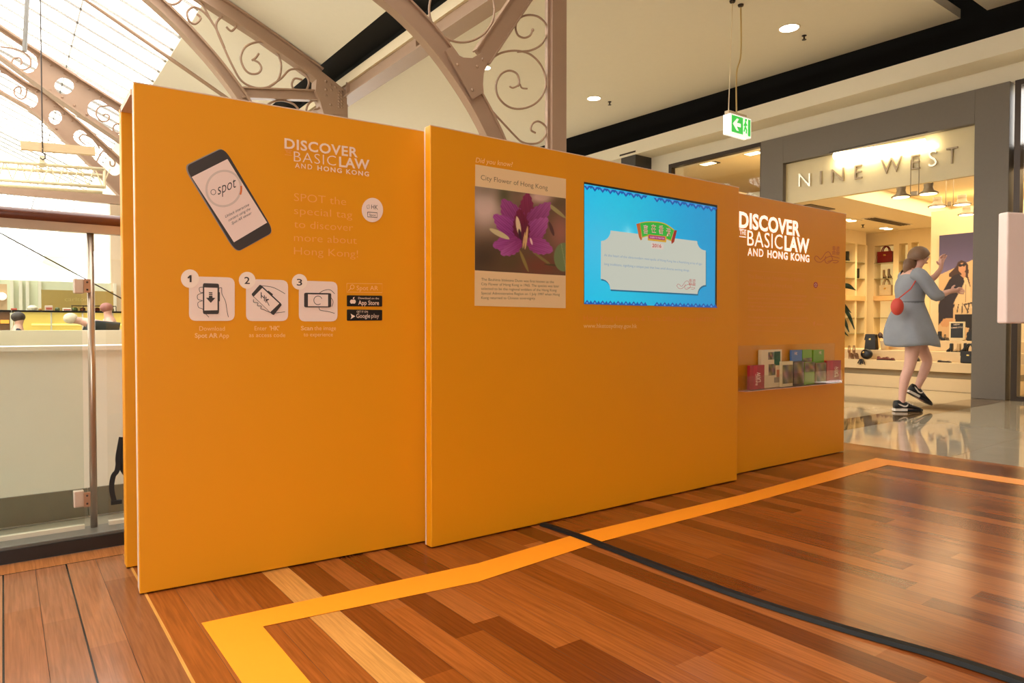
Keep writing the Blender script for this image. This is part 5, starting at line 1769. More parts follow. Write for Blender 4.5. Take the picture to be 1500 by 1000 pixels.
# ------------------------------------------------------------------ shelving on the shop walls
XB, YS = 14.17, 6.9
M_SH = mat('shelving_cream', (238, 216, 170), .6, noise=.02)
M_GLS = mat('glass_shelf', (150, 140, 104), .15, noise=0)
M_NICHE_GLOW = mat('niche_back', (250, 226, 170), .6, noise=.02, emit=.5, emit_rgb=(255, 222, 150))  # emission added to the niche backs to brighten the shop
def yB(px): return on_x(px, 420, XB - .3).y
SHB = thing('wall_shelving', 'cream wall shelving with glowing niches behind the walking person', 'shelving', (XB - .2, 5.9, 0))
ztop = on_x(1295, 359, XB - .3).z
MB().box(XB - .3, XB, yB(1362), 6.9, ztop, 2.699).build('header', M_SH, SHB)
MB().box(XB - .02, XB, yB(1362), 6.9, .0, ztop).build('back_panel', M_NICHE_GLOW, SHB, 'back of the niches with added glow')
for a, b in ((1268, 1280), (1308, 1316), (1329, 1334), (1345, 1362)):
    MB().box(XB - .3, XB - .02, yB(b), yB(a), 0, ztop).build('upright', M_SH, SHB)
for py in (384.5, 407.5):
    z = on_x(1295, py, XB - .28).z
    MB().box(XB - .3, XB - .02, yB(1308), yB(1280), z - .012, z).build('glass_shelf', M_GLS, SHB)
    MB().box(XB - .3, XB - .02, yB(1329), yB(1316), z - .012, z).build('glass_shelf', M_GLS, SHB)
z1_, z0_ = on_x(1295, 433, XB - .3).z, on_x(1295, 440, XB - .3).z
MB().box(XB - .32, XB - .02, yB(1345), yB(1280), z0_, z1_).build('drawer_front', mat('drawer_tan', (226, 184, 126), .6, noise=.03), SHB)
z = on_x(1295, 465, XB - .28).z
MB().box(XB - .3, XB - .02, yB(1308), yB(1280), z - .012, z).build('glass_shelf', M_GLS, SHB)
SHL = thing('wall_shelving', 'cream wall shelving on the left shop wall beside the orange panel', 'shelving', (13.3, YS - .2, 0))
def xL(px): return on_y(px, 420, YS - .3).x
MB().box(xL(1225), xL(1268), YS - .3, YS, ztop, 2.699).build('header', M_SH, SHL)
MB().box(xL(1225), xL(1268), YS - .02, YS, 0, ztop).build('back_panel', M_NICHE_GLOW, SHL, 'back of the niches with added glow')
for a, b in ((1222, 1238), (1252.5, 1255), (1267, 1270)):
    MB().box(xL(a), xL(b), YS - .3, YS - .02, 0, ztop).build('upright', M_SH, SHL)
for py in (383, 407, 465, 488):
    z = on_y(1250, py, YS - .28).z
    MB().box(xL(1238), xL(1252.5), YS - .3, YS - .02, z - .012, z).build('glass_shelf', M_GLS, SHL)
    MB().box(xL(1255), xL(1267), YS - .3, YS - .02, z - .012, z).build('glass_shelf', M_GLS, SHL)
MB().box(xL(1238), xL(1267), YS - .32, YS - .02, on_y(1250, 440, YS - .3).z, on_y(1250, 433, YS - .3).z).build('drawer_front', MATS['drawer_tan'], SHL)

# pier with the fashion poster
XPo = 12.0
pA, pB = on_x(1362, 420, XPo), on_x(1432, 420, XPo)
yl, yr = pA.y, 2.9
struct('wall_pier', MB().box(XPo + .02, XPo + .35, yr, yl, 0, 2.699), M_CREAM, 'cream wall pier carrying the fashion poster')
FP = thing('fashion_poster', 'large blue and cream poster of a person in a dark coat on the shop wall', 'poster', on_x(1404, 500, XPo))
yl2 = on_x(1375, 420, XPo).y
zt2, zb2 = on_x(1375, 345, XPo).z, .62
yr2 = yl2 - 1.0
MB().box(XPo + .003, XPo + .016, yr2 - .01, yl2 + .01, zb2, zt2 + .01).build('poster_board', M_CREAM, FP)
def pix_to(px, py):
    q = on_x(px, py, XPo)
    return ((yl2 - q.y) / (yl2 - yr2), (zt2 - q.z) / (zt2 - zb2))
c3 = lambda x, y: pix_to(1360 + x * .12, 330 + y * .12)
c5 = lambda x, y: pix_to(1340 + x * .1, 440 + y * .1)
def fash(s, t):
    col = np.zeros(s.shape + (3,))
    g = np.clip(t / .45, 0, 1)[..., None]
    col[:] = np.array((52, 42, 66)) * (1 - g) + np.array((104, 92, 130)) * g
    col += (18 * (1 - s))[..., None] * np.array((1, 1, 1.2))
    wall = [c3(120, 610), c3(595, 395), (1.05, c3(595, 395)[1] - .14), (1.05, 1.05), (-.05, 1.05), (-.05, c3(120, 610)[1] + .03)]
    col[inpoly(s, t, wall)] = (206, 168, 122)
    hair = [c3(*q) for q in ((360, 450), (400, 425), (450, 440), (485, 480), (490, 560), (485, 620), (515, 750), (500, 760), (460, 640), (380, 600), (330, 640), (255, 630), (250, 590), (300, 540), (340, 500))]
    shirt = [c3(*q) for q in ((430, 620), (470, 640), (510, 760), (525, 930), (540, 1010), (330, 1010), (320, 930), (360, 800))]
    coat = [c3(*q) for q in ((370, 590), (430, 640), (440, 690), (400, 780), (330, 900), (305, 960), (325, 970))] + [c5(*q) for q in ((590, 60), (560, 130), (560, 255), (430, 265), (345, 365), (345, 60))] + [c3(*q) for q in ((135, 940), (180, 800), (250, 670), (310, 610))]
    skirt = [c5(*q) for q in ((590, 60), (880, 55), (895, 165), (880, 200), (570, 200), (575, 120))]
    col[inpoly(s, t, hair)] = (66, 40, 30)
    col[inpoly(s, t, skirt)] = (204, 172, 128)
    col[inpoly(s, t, shirt)] = (216, 184, 140)
    col[inpoly(s, t, coat)] = (40, 28, 34)
    def ell(cx, cy, rx, ry, c):
        (u, v), (u2, v2), (u3, v3) = c3(cx, cy), c3(cx + rx, cy), c3(cx, cy + ry)
        col[((s - u) / (u2 - u)) ** 2 + ((t - v) / (v3 - v)) ** 2 < 1] = c
    ell(412, 520, 46, 62, (196, 140, 104))
    ell(430, 600, 26, 40, (190, 136, 100))
    ell(390, 488, 24, 18, (34, 22, 22))
    ell(432, 482, 24, 18, (34, 22, 22))
    for q in ((640, 60, 620, 170), (700, 50, 690, 180), (730, 70, 780, 170), (800, 40, 770, 180), (840, 60, 880, 160), (720, 60, 860, 30)):
        (a, b), (a2, b2) = c5(q[0], q[1]), c5(q[2], q[3])
        dx, dy = a2 - a, b2 - b
        L2 = dx * dx + dy * dy
        w = np.clip(((s - a) * dx + (t - b) * dy) / L2, 0, 1)
        col[np.hypot(s - a - w * dx, t - b - w * dy) < .007] = (60, 46, 38)
    (a, b), (a2, b2) = c3(455, 720), c3(452, 940)
    col[(abs(s - a) < .004) & (t > b) & (t < b2)] = (130, 104, 76)
    hand = [c5(*q) for q in ((420, 268), (560, 262), (555, 330), (470, 390), (400, 380), (370, 350))]
    col[inpoly(s, t, hand)] = (200, 148, 100)
    bagp = [c5(*q) for q in ((585, 205), (900, 200), (1000, 200), (1000, 600), (740, 590), (800, 400), (600, 380))]
    col[inpoly(s, t, bagp)] = (24, 16, 14)
    return col
picture('poster_print', [(XPo, yl2, zt2), (XPo, yr2, zt2), (XPo, yl2, zb2), (XPo, yr2, zb2)], 120, 200, fash, mat_print('poster_print', .5), FP)

# ------------------------------------------------------------------ stepped window display
PXs = (9.93, 9.9, 10.15, 10.45)
M_PL = mat('plinth_cream', (226, 198, 152), .6, noise=.02)
DP = thing('display_plinth', 'cream stepped display plinth just inside the shop entrance', 'display plinth', (10.3, 4.3, 0))
MB().box(9.95, 10.9, 3.0, 6.2, .001, .17).build('base', M_PL, DP, bevel=.004)
MB().box(10.0, 10.9, 3.02, 6.18, .17, .255).build('shadow_gap', mat('plinth_recess_shade', (150, 130, 98), .7, noise=.03), DP)  # recess coloured darker, its shade put into the colour
T1z, T2z, T3z = .38, .515, .66
MB().box(9.9, 10.9, 2.98, 6.25, .255, T1z).build('tier', M_PL, DP, bevel=.004)
MB().box(10.15, 10.9, 2.98, 6.25, T1z, T2z).build('tier', M_PL, DP, bevel=.004)
MB().box(10.45, 10.9, 2.98, on_x(1296, 500, 10.45).y, T2z, T3z).build('tier', M_PL, DP, bevel=.004)

# goods: every piece stands on a tier or a shelf
ggoods = 'shoes and bags in the shop window'
def face(X):
    return lambda px, py: on_x(px, py, X)
LEATHER = {}
def shoe(label, px0, px1, py0, py1, X, rgb, style='boot', z=None, plane='x', toe=1, group=ggoods):
    """a shoe seen from the side: pixel box x0..x1, y0 (top)..y1 (sole)"""
    get = (lambda a, b: on_x(a, b, X)) if plane == 'x' else (lambda a, b: on_y(a, b, X))
    a, b, c = get(px0, py1), get(px1, py1), get(px0, py0)
    zb = z if z is not None else min(a.z, b.z)
    hgt = c.z - a.z
    ax = (Vector((0, b.y - a.y, 0)) if plane == 'x' else Vector((b.x - a.x, 0, 0)))
    W = ax.length
    ax.normalize()
    org = Vector((X, a.y, zb)) if plane == 'x' else Vector((a.x, X, zb))
    if toe < 0:
        org = org + ax * W
        ax = -ax
    side = Vector((0, 0, 1)).cross(ax)
    o = thing({'boot': 'ankle_boot', 'tall': 'tall_boot', 'flat': 'flat_shoe', 'heel': 'heeled_sandal'}[style], label, 'shoe', org + ax * W * .5, group=group)
    m = mat('leather_%d_%d_%d' % rgb, rgb, .38, noise=.12, scale=30)
    P = lambda u, v, w=0: org + ax * (W * u) + Vector((0, 0, hgt * v)) + side * w
    hw = max(.03, W * .17)
    if style in ('boot', 'tall'):
        sh = .42 if style == 'boot' else .3
        pr = [(.04, .08), (.02, .3), (.03, .98), (sh + .05, 1.0), (sh + .06, .5), (.62, .36), (.86, .25), (1.0, .16), (1.0, .06), (.55, .10), (.3, .2)]
        if style == 'tall':
            pr = [(.04, .04), (.03, .2), (.03, .98), (sh + .12, 1.0), (sh + .1, .3), (.66, .2), (.88, .13), (1.0, .08), (1.0, .03), (.5, .05), (.3, .1)]
        mb = MB().prism([P(u, v, -hw) for u, v in pr], side * (2 * hw))
        mb.build('upper', m, o, bevel=hw * .35)
        hz = .2 if style == 'boot' else .1
        MB().prism([P(u, v, -hw * .7) for u, v in ((.04, .002), (.24, .002), (.26, hz), (.03, hz))], side * hw * 1.4).build('heel', M_BLK, o)
        MB().prism([P(u, v, -hw * .9) for u, v in ((.45, .002), (.98, .002), (1.0, .06), (.5, .1))], side * hw * 1.8).build('sole', M_BLK, o)
    elif style == 'flat':
        pr = [(.0, .12), (.02, .85), (.18, 1.0), (.32, .6), (.62, .5), (.8, .8), (.93, .55), (1.0, .2), (1.0, .1)]
        MB().prism([P(u, v, -hw) for u, v in pr], side * (2 * hw)).build('upper', m, o, bevel=hw * .3)
        MB().prism([P(u, v, -hw * 1.05) for u, v in ((0, .002), (1, .002), (1.01, .14), (-.01, .14))], side * hw * 2.1).build('sole', M_BLK, o)
    else:
        pr = [(.0, .55), (.05, .62), (.45, .2), (1, .08), (1, .01), (.6, .02), (.3, .3)]
        MB().prism([P(u, v, -hw) for u, v in pr], side * (2 * hw)).build('sole', m, o)
        MB().tube([P(.05, .5), P(.1, .002)], hw * .25, 8).build('heel', m, o)
        for u, v in ((.8, .1), (.65, .16)):
            MB().flat([P(u, v, -hw), P(u - .03, v + .25, -hw * .6), P(u - .03, v + .25, hw * .6), P(u, v, hw)], .02, .004, ax).build('strap', m, o)
        MB().flat([P(.1, .5, -hw), P(.12, .95, -hw * .6), P(.12, .95, hw * .6), P(.1, .5, hw)], .02, .004, ax).build('strap', m, o)
    return o
def handbag(label, px0, px1, py0, py1, X, rgb, hpy, z=None, plane='x', th=.14, taper=.06, clasp=(220, 190, 120), name='handbag'):
    get = (lambda a, b: on_x(a, b, X)) if plane == 'x' else (lambda a, b: on_y(a, b, X))
    a, b, c = get(px0, py1), get(px1, py1), get(px0, py0)
    zb = z if z is not None else min(a.z, b.z)
    hgt = c.z - a.z
    ax = (Vector((0, b.y - a.y, 0)) if plane == 'x' else Vector((b.x - a.x, 0, 0)))
    W = ax.length
    ax.normalize()
    org = Vector((X, a.y, zb)) if plane == 'x' else Vector((a.x, X, zb))
    back = Vector((th, 0, 0)) if plane == 'x' else Vector((0, th, 0))
    o = thing(name, label, 'handbag', org + ax * W * .5 + back * .5, group=ggoods)
    m = mat('leather_%d_%d_%d' % rgb, rgb, .38, noise=.12, scale=30)
    P = lambda u, v: org + ax * (W * u) + Vector((0, 0, hgt * v))
    MB().prism([P(0, .003), P(1, .003), P(1 - taper, 1), P(taper, 1)], back).build('body', m, o, bevel=.012)
    fl_ = [P(.02, .62), P(.98, .62), P(1 - taper, 1.01), P(taper, 1.01)]
    MB().prism([q - back * .03 for q in fl_], back * .04).build('flap', m, o)
    MB().prism([q - back * .06 for q in (P(.42, .62), P(.58, .62), P(.58, .74), P(.42, .74))], back * .04).build('clasp', mat('clasp_%d' % clasp[0], clasp, .25, metal=.8, noise=0), o)
    if hpy:
        hh = get(px0, hpy).z - c.z
        for k in (.25, .75):
            arc = [P(.5 + .24 * math.cos(PI * i / 12), 1) + Vector((0, 0, hh * math.sin(PI * i / 12))) + back * k for i in range(13)]
            MB().tube(arc, .011, 8).build('handle', m, o, smooth=True)
    return o
# right-hand part of the display
handbag('black handbag with round handle standing at the right end of the display', 1406, 1430, 513, 530.5, 9.95, (22, 18, 16), 502.5, z=T1z, taper=.03)
shoe('dark flat shoe alone on the lowest tier left of the black handbag', 1374, 1393, 526.5, 530, 9.97, (58, 40, 26), 'flat', z=T1z)
shoe('black ankle boot on the middle tier below the small framed sign', 1387, 1396, 501.5, 514, 10.2, (20, 17, 16), 'boot', z=T2z, toe=-1)
shoe('beige ankle boot on the middle tier below the small framed sign', 1397, 1407.5, 501.5, 514.5, 10.2, (206, 170, 120), 'boot', z=T2z, toe=-1)
shoe('black ankle boot on the middle tier behind the round-handled bag', 1408, 1416, 501, 514.5, 10.2, (24, 20, 18), 'boot', z=T2z, toe=-1)
shoe('tan ankle boot at the left end of the top tier beside the person', 1362, 1376, 486, 499, 10.55, (120, 78, 44), 'boot', z=T3z)
shoe('black ankle boot on the top tier left of the small framed sign', 1374, 1384, 485, 498.5, 10.5, (22, 18, 18), 'boot', z=T3z)
shoe('dark strappy shoe just left of the small framed sign', 1383.5, 1390, 490, 498.5, 10.5, (54, 40, 32), 'heel', z=T3z)
shoe('brown ankle boot left of the pair behind the standing leg', 1330.5, 1338, 513, 529, 9.97, (52, 40, 34), 'boot', z=T1z)
shoe('black ankle boot on the lowest tier right of the standing leg', 1338, 1347, 512, 529.5, 9.97, (28, 24, 22), 'boot', z=T1z)
handbag('large black bag at the right end of the top tier', 1415, 1440, 486, 498.5, 10.5, (18, 15, 14), 478, z=T3z)
FS = thing('framed_sign', 'small black sign in a pale frame standing on the top tier', 'sign', on_x(1401, 498, 10.48))
s0, s1 = on_x(1390, 499, 10.48), on_x(1413.5, 471, 10.48)
MB().box(10.48, 10.5, s1.y, s0.y, T3z + .012, s1.z).build('frame', M_SH, FS, bevel=.003)
MB().box(10.478, 10.48, s1.y + .022, s0.y - .022, T3z + .04, s1.z - .02).build('sign_face', M_BLK, FS)
MB().box(10.46, 10.56, s1.y + .02, s0.y - .02, T3z + .001, T3z + .012).build('foot', M_SH, FS)
pf = Plane((10.478, s0.y, 0), (10.478, s1.y, 0))
mb = MB()
letter(mb, pf, 'NEW', (1397, 476.5), (1406, 476), 2.2, .001, .01)
letter(mb, pf, 'SUMMER STYLE', (1393, 481), (1410, 480), 1.9, .001, .01)
mb.build('sign_text', M_TXT, FS)
# left-hand part
handbag('black tote bag on the middle tier left of the cream pot', 1265.5, 1283, 488, 510.5, 10.2, (26, 20, 16), 0, z=T2z, th=.1, taper=.12, name='tote_bag')
o = thing('flower_pot', 'cream pot with dark flowers right of the black tote bag', 'flower pot', on_x(1297, 510, 10.3))
q0, q1, q2 = on_x(1287, 498, 10.3), on_x(1304, 498, 10.3), on_x(1290, 511, 10.3)
r = (q0.y - q1.y) / 2
cy = (q0.y + q1.y) / 2
MB().lathe((10.32, cy, T2z + .001), [(r * .6, 0), (r * .8, q0.z - q2.z), (r * .74, q0.z - q2.z), (r * .5, .05)], n=20).build('pot', M_PL, o, smooth=True)
fl_rng = random.Random(3)
mb = MB()
for i in range(16):
    mb.ball((10.32 + fl_rng.uniform(-.07, .07), cy + fl_rng.uniform(-r, r * 1.2), T2z + .16 + fl_rng.uniform(0, .08)), fl_rng.uniform(.015, .03), 8, 6)
mb.build('flower', mat('dark_flower', (70, 46, 38), .6, noise=.3, scale=40), o, smooth=True)
mb = MB()
for i in range(7):
    mb.ball((10.31 + fl_rng.uniform(-.06, .06), cy - r * .5 + fl_rng.uniform(-r * .6, r * .5), T2z + .17 + fl_rng.uniform(0, .07)), fl_rng.uniform(.02, .035), 8, 6)
mb.build('white_flower', mat('white_flower', (246, 236, 214), .6, noise=.05), o, smooth=True)
o = thing('round_purse', 'round black purse with a tassel lying over the lowest tier edge', 'handbag', on_x(1268, 527, 9.93))
c = on_x(1268, 518.5, 9.95)
MB().ball((9.98, c.y, max(c.z, T1z + .075)), (.05, .085, .075), 18, 12).build('body', mat('leather_22_18_20', (22, 18, 20), .35, noise=.1), o, smooth=True)
MB().ball((9.925, c.y + .02, max(c.z, T1z + .075) + .025), .014).build('clasp', mat('clasp_220', (220, 190, 120), .25, metal=.8, noise=0), o)
mb = MB()
ct = on_x(1262, 527, 9.89)
for i in range(26):
    y = ct.y + fl_rng.uniform(-.055, .055)
    mb.tube([(9.885, ct.y + (y - ct.y) * .4, T1z + .01), (9.88, y, T1z - .055 + fl_rng.uniform(-.02, .02))], .004, 5)
mb.build('tassel', mat('tassel_black', (34, 28, 24), .7, noise=.2), o)
shoe('tan strappy heeled sandal at the left end of the middle of the display, left one', 1243, 1250, 505, 525, 9.97, (150, 104, 62), 'heel', z=T1z)
shoe('tan strappy heeled sandal beside the round black purse, right one of two', 1250, 1257.5, 505, 525.5, 9.97, (120, 80, 46), 'heel', z=T1z)
shoe('red-brown flat shoe on the lowest tier left of the standing leg, left of two', 1285.5, 1297, 521.5, 527.5, 9.97, (112, 46, 28), 'flat', z=T1z)
shoe('red-brown flat shoe on the lowest tier left of the standing leg, right of two', 1297.5, 1310, 523, 528.5, 9.97, (104, 40, 26), 'flat', z=T1z)
# on the shelves
handbag('dark red handbag with a ring handle on the top shelf', 1284.5, 1307, 367.5, 383.5, XB - .22, (134, 24, 26), 360, th=.12, taper=.02)
zz = on_x(1295, 407.3, XB - .28).z
shoe('grey-brown shoe standing upright on the glass shelf below the red handbag, left one', 1293.5, 1298.5, 394, 407, XB - .18, (150, 122, 82), 'boot', z=zz)
shoe('grey-brown shoe standing upright on the glass shelf below the red handbag, right one', 1300.5, 1306, 393, 407, XB - .18, (126, 104, 78), 'boot', z=zz)
handbag('pale grey handbag on the shelf under the upright pair of shoes', 1287.5, 1305, 417, 432.5, XB - .22, (208, 188, 152), 409, th=.12, taper=.02)
z = on_y(1250, 383, YS - .28).z
shoe('tall black boot on the upper shelf next to the orange panel edge', 1239, 1246, 366, 382, YS - .16, (24, 26, 20), 'tall', z=z, plane='y')
shoe('small dark flat shoe on the upper shelf of the left wall', 1256.5, 1262.5, 381, 383, YS - .16, (50, 46, 30), 'flat', z=z, plane='y')
z = on_y(1260, 407, YS - .28).z
shoe('tall dark boot on the second shelf of the left wall', 1256, 1261, 392, 407, YS - .16, (42, 40, 30), 'tall', z=z, plane='y')
z = on_y(1250, 465, YS - .28).z
shoe('dark strappy shoe on the low shelf of the left wall beside the plant', 1243.5, 1251.5, 447, 464, YS - .16, (56, 44, 28), 'heel', z=z, plane='y')
z = on_y(1250, 488, YS - .28).z
shoe('pale sandal on the lowest shelf of the left wall', 1247, 1254, 482.5, 487.5, YS - .16, (214, 196, 150), 'heel', z=z, plane='y')
# plant
PLT = thing('potted_plant', 'dark green broad-leaved plant peeping past the right orange panel', 'plant', (11.2, 5.6, 0))
XQ = 11.2
M_LEAF = mat('dark_leaf', (34, 58, 36), .4, noise=.25, scale=12)
base = on_x(1228, 520, XQ)
MB().lathe((XQ, base.y, 0.001), [(.14, 0), (.18, .3), (.16, .3), (.13, .26)], n=18).build('pot', M_PL, PLT, smooth=True)
def leafm(p0, p1, w, bow):
    a, b = Vector(p0), Vector(p1)
    mb = MB()
    d = b - a
    n = d.cross(Vector((1, 0, 0))).normalized()
    k = 9
    for i in range(k):
        t = i / (k - 1)
        ww = w * math.sin(PI * (t ** .8)) + .002
        c = a + d * t + n * bow * math.sin(PI * t)
        mb.v += [c + n * ww, c + Vector((.03, 0, 0)), c - n * ww, c + Vector((.036, 0, -.004))]
    for i in range(k - 1):
        for j in range(4):
            mb.f.append((i * 4 + j, i * 4 + (j + 1) % 4, i * 4 + 4 + (j + 1) % 4, i * 4 + 4 + j))
    return mb
for p0, p1, w, bow in (((1232, 445), (1251, 482), .03, .03), ((1230, 460), (1243, 486), .03, .02), ((1230, 418), (1253, 425), .04, .03), ((1226, 440), (1246, 458), .025, .02), ((1228, 480), (1242, 492), .02, .01), ((1225, 400), (1220, 460), .03, .02), ((1215, 410), (1224, 470), .03, -.02)):
    leafm(on_x(*p0, XQ), on_x(*p1, XQ), w, bow).build('leaf', M_LEAF, PLT, smooth=True)
MB().tube([(XQ, base.y, .25), on_x(1227, 470, XQ), on_x(1226, 420, XQ)], [.02, .015, .008], 8).build('stem', M_LEAF, PLT)

# blank pale sign board at the right edge, on its stand
PS = thing('sign_board', 'blank pale pink sign board cut by the right edge of the frame', 'sign board', on_d(1530, 620, 3.4) * 1.0)
ps = Plane(on_d(1475, 400, 3.3), on_d(1620, 400, 3.45))
c0 = ps.uv(1476, 310)
c1_ = ps.uv(1474.5, 473.5)
mb = MB()
w0 = c0[0]
q = [ps.P(w0, c1_[1]), ps.P(w0 + 1.0, c1_[1]), ps.P(w0 + 1.0, c0[1]), ps.P(w0, c0[1])]
mb.prism(q, -ps.n * .05)
mb.build('board', mat('pale_pink', (246, 226, 214), .5, noise=.015), PS, bevel=.008)
MB().tube([ps.P(w0 + .5, .02, -.025), ps.P(w0 + .5, c1_[1] - .001, -.025)], .02, 12).build('stand_pole', M_POST, PS, smooth=True)
MB().lathe(ps.P(w0 + .5, .003, -.025), [(.2, 0), (.2, .012), (.03, .02)], n=28).build('stand_base', M_POST, PS)
# ------------------------------------------------------------------ people
def skinned(name, joints, edges, m, parent, M, root=0, sub=2, label=None):
    """one continuous surface grown round a skeleton: joints {key: ((x,y,z), rx, ry)} in the figure's own frame"""
    keys = list(joints)
    W = WM[parent.name].inverted()
    me = bpy.data.meshes.new(name)
    me.from_pydata([tuple(W @ (M @ Vector(joints[k][0]))) for k in keys], [(keys.index(a), keys.index(b)) for a, b in edges], [])
    o = bpy.data.objects.new(name, me)
    C.objects.link(o)
    md = o.modifiers.new('skin', 'SKIN')
    md.use_smooth_shade = True
    for i, k in enumerate(keys):
        sv = me.skin_vertices[0].data[i]
        r = joints[k][1:]
        sv.radius = (r[0], r[1] if len(r) > 1 else r[0])
        sv.use_root = (i == root)
    s = o.modifiers.new('round', 'SUBSURF')
    s.levels = s.render_levels = sub
    dg = bpy.context.evaluated_depsgraph_get()
    nm = bpy.data.meshes.new_from_object(o.evaluated_get(dg))
    bpy.data.objects.remove(o)
    for p in nm.polygons:
        p.use_smooth = True
    return link(nm, name, m, parent, label)

M_SKIN = mat('skin', (214, 166, 148), .5, noise=.05, scale=30)
M_HAIR = mat('light_brown_hair', (112, 82, 58), .5, noise=.3, scale=50, stretch=(1, 1, 6))
M_DRESS = mat('grey_blue_cloth', (138, 142, 150), .8, noise=.14, scale=9, bump=.2)
M_SHOE = mat('shoe_black', (18, 18, 22), .55, noise=.1, scale=40)
M_SHW = mat('shoe_white', (226, 216, 204), .5, noise=.03)

foot = on_z(1318, 601)
D0 = (foot - EYEV).dot(fwd)
PXM = D0 / FOC
wx = Vector((rgt.x, rgt.y, 0)).normalized()       # she walks to the right of the picture
wy = Vector((0, 0, 1)).cross(wx)                  # her left, away from the camera
Mw = Matrix(((wx.x, wy.x, 0, foot.x), (wx.y, wy.y, 0, foot.y), (0, 0, 1, 0), (0, 0, 0, 1)))
PE = thing('person', 'person in a grey-blue dress and black sneakers striding past the shop entrance', 'person', foot)
def q(px, py, y=0.0):
    return ((px - 1318) * PXM, y, (601 - py) * PXM + .0)
# body: torso, head, arms with hands, legs
J = {
 'pelvis': (q(1331, 468), .115, .135), 'belly': (q(1331, 450), .105, .125), 'waist': (q(1331, 440), .095, .115), 'chest': (q(1332, 420), .105, .145), 'sho': (q(1334, 405), .085, .13), 'neck0': (q(1338, 397), .05, .052), 'neck1': (q(1341, 391), .045, .048),
 'hipR': (q(1329, 478, -.085), .09, .095), 'thR': (q(1330, 500, -.085), .080, .082), 'kneeR': (q(1325, 536, -.08), .053, .055), 'calfR': (q(1318, 553, -.08), .052, .052), 'shinR': (q(1315, 575, -.08), .036, .036), 'ankR': (q(1314, 590, -.08), .030, .032), 'heelR': (q(1311, 596, -.08), .026, .030), 'ballR': (q(1330, 598, -.08), .022, .034), 'toeR': (q(1337, 598.5, -.08), .014, .026),
 'hipL': (q(1338, 478, .085), .09, .095), 'thL': (q(1350, 500, .085), .078, .08), 'kneeL': (q(1366, 528, .085), .052, .054), 'calfL': (q(1360, 546, .085), .05, .05), 'shinL': (q(1353, 562, .085), .036, .036), 'ankL': (q(1349, 573, .085), .03, .032), 'heelL': (q(1344, 577, .085), .026, .03), 'ballL': (q(1358, 585, .085), .022, .034), 'toeL': (q(1364, 588, .085), .014, .026),
 'shR': (q(1332, 407, -.17), .055, .055), 'elR': (q(1350, 434, -.21), .040, .040), 'foR': (q(1362, 432, -.19), .036, .034), 'wrR': (q(1374, 428, -.16), .025, .022), 'paR': (q(1380, 427, -.155), .034, .016),
 'shL': (q(1338, 405, .17), .055, .055), 'elL': (q(1374, 410, .22), .042, .042), 'foL': (q(1383, 404, .18), .036, .034), 'wrL': (q(1388, 392, .14), .025, .022), 'paL': (q(1388, 384, .13), .034, .016),
}
E_ = [('pelvis', 'belly'), ('belly', 'waist'), ('waist', 'chest'), ('chest', 'sho'), ('sho', 'neck0'), ('neck0', 'neck1'),
      ('pelvis', 'hipR'), ('hipR', 'thR'), ('thR', 'kneeR'), ('kneeR', 'calfR'), ('calfR', 'shinR'), ('shinR', 'ankR'), ('ankR', 'heelR'), ('heelR', 'ballR'), ('ballR', 'toeR'),
      ('pelvis', 'hipL'), ('hipL', 'thL'), ('thL', 'kneeL'), ('kneeL', 'calfL'), ('calfL', 'shinL'), ('shinL', 'ankL'), ('ankL', 'heelL'), ('heelL', 'ballL'), ('ballL', 'toeL'),
      ('sho', 'shR'), ('shR', 'elR'), ('elR', 'foR'), ('foR', 'wrR'), ('wrR', 'paR'), ('sho', 'shL'), ('shL', 'elL'), ('elL', 'foL'), ('foL', 'wrL'), ('wrL', 'paL')]
# head
J['skull'] = (q(1344, 378), .088, .078)
J['crown'] = (q(1344, 367), .07, .064)
J['jaw'] = (q(1347.5, 386), .05, .05)
E_ += [('neck1', 'skull'), ('skull', 'crown'), ('skull', 'jaw')]
# fingers
for sd, pa_, dirv in (('R', J['paR'][0], Vector((1, 0, .05))), ('L', J['paL'][0], Vector((.1, -.1, 1)))):
    dv = dirv.normalized()
    acr = dv.cross(Vector((0, 1, 0))).normalized()
    for i, (off, ln) in enumerate(((-.027, .058), (-.009, .07), (.009, .066), (.026, .05))):
        base_ = Vector(pa_) + dv * .03 + acr * off
        k1_, k2_, k3_ = base_ + dv * ln * .4, base_ + dv * ln * .75 + Vector((0, -.008, -.004)), base_ + dv * ln + Vector((0, -.022, -.008))
        for nme, v, r in (('a', k1_, .0088), ('b', k2_, .008), ('c', k3_, .007)):
            J['f%s%d%s' % (sd, i, nme)] = (tuple(v), r, r)
        E_ += [('pa' + sd, 'f%s%da' % (sd, i)), ('f%s%da' % (sd, i), 'f%s%db' % (sd, i)), ('f%s%db' % (sd, i), 'f%s%dc' % (sd, i))]
    t0_ = Vector(pa_) - dv * .012 + acr * .034
    t1_ = t0_ + acr * .02 + dv * .03
    J['th' + sd + 'a'] = (tuple(t0_), .011, .011)
    J['th' + sd + 'b'] = (tuple(t1_), .0085, .0085)
    E_ += [('pa' + sd, 'th' + sd + 'a'), ('th' + sd + 'a', 'th' + sd + 'b')]
skinned('body', J, E_, M_SKIN, PE, Mw)
fw = lambda x, y, z: Mw @ Vector((x, y, z))
hx, _, hz = q(1344, 379)
